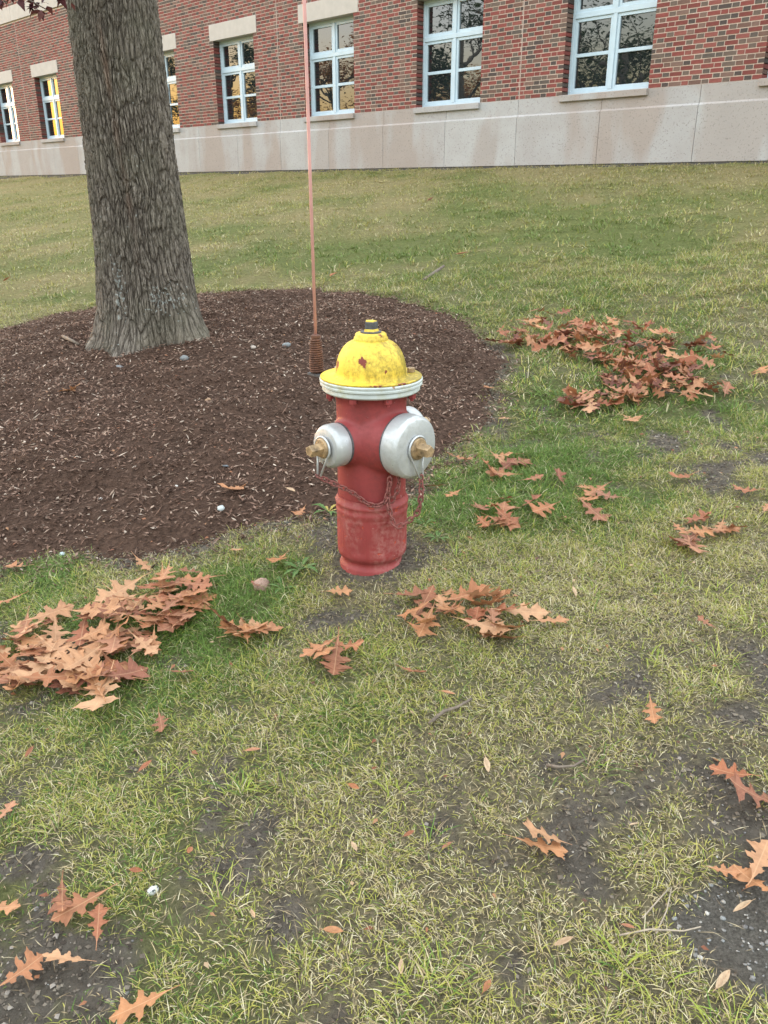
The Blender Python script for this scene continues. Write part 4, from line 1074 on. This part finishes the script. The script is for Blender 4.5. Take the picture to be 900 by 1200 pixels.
pile(75, 800, 80, 36, 32, 'tan brown oak leaf in the lower left end of the big drift', G1, .05, 'leafA', Z1, .024, .17); pile(120, 750, 95, 32, 36, 'tan brown oak leaf in the middle of the big drift', G1, .055, 'leafA', Z1, .024, .17)
pile(190, 712, 66, 30, 28, 'tan brown oak leaf in the upper end of the drift near the mulch', G1, .05, 'leafA', Z1, .024, .17); pile(18, 770, 40, 36, 9, 'brown oak leaf at the left edge of the big drift', G1, .03)
pile(278, 745, 40, 12, 9, 'orange brown oak leaf in the small clump at the drift end', 'leaves at the drift end', .04)
pile(392, 773, 28, 9, 4, 'brown oak leaf in the small group below and left of the hydrant', 'small leaf group below the hydrant', .02)
pile(530, 722, 62, 22, 15, 'brown oak leaf in the heap in front of the hydrant', 'leaves in the heap before the hydrant', .035); pile(585, 735, 32, 24, 8, 'brown oak leaf at the right end of the heap before the hydrant', 'leaves in the heap before the hydrant', .025)
G2 = 'leaves in the wide pile right of the bed'; Z2 = (.10, .14)
pile(640, 400, 64, 22, 18, 'reddish brown oak leaf in the left end of the wide pile', G2, .05, 'leafB', Z2, .032, .4, 45); pile(715, 405, 72, 28, 22, 'reddish brown oak leaf in the middle of the wide pile', G2, .055, 'leafB', Z2, .032, .4, 60)
pile(795, 418, 58, 20, 11, 'brown oak leaf in the thin right end of the wide pile', G2, .035, 'leafB', Z2, .03, .35, 22)
pile(765, 450, 62, 24, 20, 'dark oak leaf in the high front heap of the wide pile', G2, .075, 'leafB', Z2, .032, .45, 60); pile(700, 476, 52, 9, 9, 'reddish oak leaf in the row along the front of the wide pile', G2, .04, 'leafB', Z2, .03, .35, 24); pile(828, 462, 38, 10, 6, 'loose oak leaf off the right front of the wide pile', G2, .02, 'leafB', Z2, .03)
pile(598, 606, 46, 18, 12, 'brown oak leaf in the loose group right of the chains', 'leaf group right of the chains', .02)
pile(592, 550, 30, 18, 8, 'brown oak leaf in the group level with the pumper cap', 'leaf group level with the cap', .02)
pile(688, 592, 26, 16, 5, 'brown oak leaf in the slanting row right of the loose group', 'leaf row on the right lawn', .01)
pile(825, 634, 46, 18, 12, 'dark brown oak leaf in the clump near the right edge', 'leaf clump near the right edge', .02, 'leafB')
pile(640, 374, 26, 7, 4, 'brown oak leaf lying just behind the wide pile', 'leaves behind the wide pile', .02, 'leafB', Z2, .03)
Vm = np.concatenate([q[0] for q in MASS]); Cm = np.concatenate([np.repeat(q[2][None], len(q[0]), 0) for q in MASS]); Fm, Ls, o_f = [], [], 0
for v_, fs, c_ in MASS:
    for f_ in fs: Ls.append(len(Fm)); Fm += [q+o_f for q in f_]
    o_f += len(v_)
M['leafM'] = leaf_like('heaped_leaf', 'col', trans=.12, rough=.62)
tag(link(bpy.data.objects.new('heaped_leaves', mesh_np('heaped_leaves', Vm, Fm, Ls, M['leafM'], cols={'col': Cm}))), 'mass of brown oak leaves making up the wide pile', 'leaf pile', kind='stuff')
singles = [(540, 545, .10, 'oak leaf on the grass just right of the pumper cap'), (511, 577, .085, 'small oak leaf on grass right of the hanging chain'), (531, 586, .085, 'pale oak leaf below and right of the hanging chain'),
 (624, 568, .09, 'pointed oak leaf between the two small leaf groups'), (655, 567, .10, 'dark curled oak leaf right of the pointed leaf'), (82, 460, .11, 'lone orange oak leaf on the mulch below the tree'),
 (277, 577, .12, 'orange oak leaf in the mulch above the pale stone'), (352, 608, .095, 'oak leaf at the mulch edge left of the hydrant'), (277, 652, .085, 'flat oak leaf at the front mulch edge'), (328, 664, .09, 'brown oak leaf tucked under the weed'),
 (398, 702, .08, 'half hidden leaf in the grass below the hydrant foot'), (646, 737, .10, 'long narrow leaf right of the heap'), (484, 797, .09, 'pale leaf lying below the heap'), (213, 797, .10, 'thin orange leaf on edge below the drift'),
 (190, 858, .085, 'grey brown leaf sunk in grass below the drift'), (22, 672, .10, 'leaf on edge at the far left by the mulch'), (10, 712, .10, 'bright orange leaf above the drift at the left edge'), (2, 768, .10, 'leaf cut by the left picture edge beside the drift'),
 (225, 678, .09, 'leaf at the top of the drift nearest the mulch'), (168, 668, .09, 'thin orange leaf between drift and mulch'), (572, 460, .11, 'orange oak leaf on the right edge of the mulch'), (592, 497, .10, 'thin brown leaf on the grass right of the mulch'),
 (738, 498, .12, 'pale leaf just in front of the wide pile'), (893, 441, .14, 'pinkish oak leaf at the right edge level with the pile'), (800, 567, .11, 'dark leaf on the right lawn above the clump'), (872, 583, .09, 'small dark leaf near the right edge above the clump'),
 (897, 604, .07, 'orange leaf scrap at the right edge above the clump'), (763, 845, .07, 'small pinkish oak leaf alone on the right grass'), (826, 740, .055, 'small curled tan leaf on the right grass'),
 (637, 990, .085, 'upper oak leaf of the pair on bare soil lower right'), (632, 1003, .095, 'lower oak leaf of the pair on bare soil lower right'),
 (855, 918, .08, 'dark red oak leaf by the soil patch at right'), (880, 943, .095, 'long lobed dark leaf at the right edge by the soil'), (888, 1020, .10, 'broad tan oak leaf at the edge of the gravel'), (884, 1048, .09, 'folded brown oak leaf lying over the gravel'), (846, 1033, .05, 'small orange oak leaf above the gravel'),
 (75, 1064, .095, 'wide oak leaf at the top of the lower left pair'), (95, 1072, .095, 'broad oak leaf overlapping in the lower left cluster'), (117, 1093, .085, 'dark orange leaf at the right of the lower left cluster'), (28, 1150, .075, 'small lobed leaf on soil at lower left'), (78, 1135, .075, 'brown lobed leaf standing below the lower left cluster'), (165, 1190, .09, 'large tan oak leaf at the bottom edge'),
 (3, 1075, .07, 'leaf tip showing at the lower left edge'), (10, 960, .06, 'small dark leaf at the left edge of the grass'), (300, 693, .05, 'dark leaf beside the nut husk'), (470, 590, .05, 'leaf caught at the right side of the hydrant barrel')]
for i, (xp, yp, sz, lab) in enumerate(singles):
    sz *= 1.18 if yp > 900 else 1.0
    X, Y = px(xp, yp, surface); inb = bed_t(X, Y) < 1
    put_leaf(X, Y, float(surface(X, Y))+(.012 if inb else .026), sz, lab, None, 'leafB' if 'dark' in lab else 'leafA', .2)
# small narrow curled leaves and scraps
def scrap_mesh(seed):
    r_ = random.Random(seed); bm = bmesh.new(); rows = []
    for i in range(7):
        t = i/6; w = .22*math.sin(math.pi*min(1, t*.92+.06))**.8; z = .25*(t-.5)**2
        rows.append([bm.verts.new((t-.5, -w, z+w*.5)), bm.verts.new((t-.5, 0, z)), bm.verts.new((t-.5, w, z+w*.6))])
    for a, b in zip(rows, rows[1:]):
        for j in (0, 1): bm.faces.new((a[j], a[j+1], b[j+1], b[j]))
    tube(bm, [(-.5, 0, .06), (-.72, .03, .05)], .02, 4)
    me = bpy.data.meshes.new('small_leaf'); bm.to_mesh(me); bm.free(); return me
SM = {}
M['leafP'] = leaf_like('pale_leaf', None, trans=.12, rough=.6, var=[(0, (.42, .29, .18)), (.5, (.48, .36, .24)), (1, (.34, .21, .12))])
for k_, mk_ in (('o', 'leafA'), ('d', 'leafB'), ('p', 'leafP')): SM[k_] = scrap_mesh(1); SM[k_].materials.append(M[mk_])
smalls = [(341, 580, .06, 'p', 'smooth pale orange leaf on the mulch left of the hydrant'), (297, 887, .045, 'd', 'small brown leaf in bare soil left of centre'), (35, 889, .05, 'd', 'small rust leaf on the grass under the drift'), (172, 905, .045, 'd', 'narrow rust leaf standing in the left grass'), (223, 1005, .032, 'd', 'small red brown leaf above the speckled stone'),
 (161, 1028, .035, 'd', 'rust leaf left of the speckled stone'), (391, 1100, .045, 'o', 'bright orange narrow leaf on soil at bottom centre'), (845, 1158, .06, 'p', 'cream coloured narrow leaf on the gravel'), (868, 1072, .05, 'p', 'pale pointed leaf on the gravel below the oak leaf'), (660, 1112, .045, 'p', 'pale tan leaf in the lower grass right of centre'), (570, 905, .05, 'p', 'pale brown leaf lying in the grass below the twig'),
 (525, 820, .045, 'o', 'orange brown leaf above the crooked twig'), (735, 1095, .03, 'd', 'dark leaf scrap left of the gravel'), (523, 1000, .035, 'd', 'red brown scrap in the grass at lower centre'), (470, 1142, .03, 'p', 'tan scrap on soil at the bottom centre'), (570, 1165, .04, 'o', 'orange scrap near the bottom edge right of centre'), (415, 930, .04, 'o', 'orange curled leaf among green blades left of centre'),
 (415, 1000, .03, 'p', 'straw coloured scrap in the middle grass'), (297, 1080, .03, 'p', 'pale scrap in the lower left grass'), (672, 700, .05, 'p', 'tan narrow leaf on the grass right of the heap'), (778, 703, .04, 'p', 'thin beige leaf on the right lawn'), (240, 945, .03, 'p', 'beige scrap beside the left bare patch'), (480, 985, .03, 'd', 'brown curled scrap below the centre'), (742, 975, .03, 'p', 'pale scrap right of the soil pair'), (540, 300, .12, 'd', 'brown leaf on the far lawn behind the bed'), (390, 325, .12, 'o', 'rust leaf on the far lawn right of the rod'), (505, 235, .14, 'd', 'dark red leaf on the lawn below the stone base'), (8, 330, .12, 'o', 'orange leaf on the lawn left of the trunk')]
for xp, yp, sz, kk, lab in smalls:
    X, Y = px(xp, yp, surface)
    o = link(bpy.data.objects.new('small_leaf', SM[kk])); o.location = (X, Y, float(surface(X, Y))+.018); o.rotation_euler = (rl_.gauss(0, .2), rl_.gauss(0, .2), rl_.uniform(0, 6.28)); sz *= .8; o.scale = (sz, sz*rl_.uniform(.6, 1.1), sz); tag(o, lab, 'leaf')

# crumbled bits of leaf lying about in the grass and on the mulch
nF = 900; fy = np.sqrt(RNG.random(nF)*(6.0**2-.8**2)+.8**2); fx = (RNG.random(nF)*2-1)*(.47*fy+.4); k = np.hypot(fx-HYD[0], fy-HYD[1]) > .14; fx, fy = fx[k], fy[k]; nF = len(fx)
pal = np.array([(.20, .075, .04), (.28, .12, .06), (.36, .19, .10), (.12, .06, .04), (.42, .29, .18)])
me = leaf_cards(np.stack([fx, fy, surface(fx, fy)+.016*RNG.random(nF)+.004], 1), .016, pal[RNG.integers(0, 5, nF)], 'leaf_fragments', M['crown'], .35)
tag(link(bpy.data.objects.new('leaf_fragments', me)), 'crumbled bits of brown leaf scattered over lawn and mulch', 'leaf litter', kind='stuff')

# ------------------------------------------------------------------ weeds
M['weed'] = leaf_like('weed_leaf', None, trans=.3, var=[(0, (.07, .16, .035)), (.5, (.10, .20, .05)), (1, (.16, .26, .09))])
M['weedy'] = leaf_like('yellow_weed_leaf', None, trans=.3, var=[(0, (.45, .36, .08)), (1, (.55, .42, .12))])
def weed_leaf(seed):
    r_ = random.Random(seed); bm = bmesh.new(); rows = []
    for i in range(11):
        t = i/10; w = .13*math.sin(math.pi*(.08+.90*t**1.3))*(1.0 if i % 2 else .62); z = .45*math.sin(t*2.3)*.55
        rows.append([bm.verts.new((t, -w, z+w*.3)), bm.verts.new((t, 0, z)), bm.verts.new((t, w, z+w*.3))])
    for a, b in zip(rows, rows[1:]):
        for j in (0, 1): bm.faces.new((a[j], a[j+1], b[j+1], b[j]))
    me = bpy.data.meshes.new('leaf'); bm.to_mesh(me); bm.free(); return me
WL = [weed_leaf(1)]; WL[0].materials.append(M['weed']); WY = weed_leaf(2); WY.materials.append(M['weedy'])
def weed(xp, yp, cnt, size, label, yel=0):
    X, Y = px(xp, yp); e = empty('weed', (X, Y, float(ground(X, Y)))); tag(e, label, 'weed')
    for i in range(cnt):
        o = link(bpy.data.objects.new('leaf', WY if i < yel else WL[0]), e); s_ = size*rl_.uniform(.6, 1.2); o.scale = (s_, s_*.9, s_*rl_.uniform(.5, 1.3)); o.rotation_euler = (0, 0, i*6.283/cnt+rl_.uniform(-.4, .4))
weed(352, 668, 9, .075, 'leafy green dandelion weed left of the hydrant foot')
weed(330, 690, 4, .06, 'small weed with broad leaves over the nut husk')
weed(385, 600, 8, .06, 'weed with yellowing leaves behind the hydrant at the mulch edge', 3)
weed(498, 615, 10, .05, 'low green weed right of the hydrant barrel'); weed(512, 632, 8, .045, 'small leafy weed in front of the green one right of the hydrant'); weed(490, 590, 7, .05, 'leafy weed under the hanging chain')
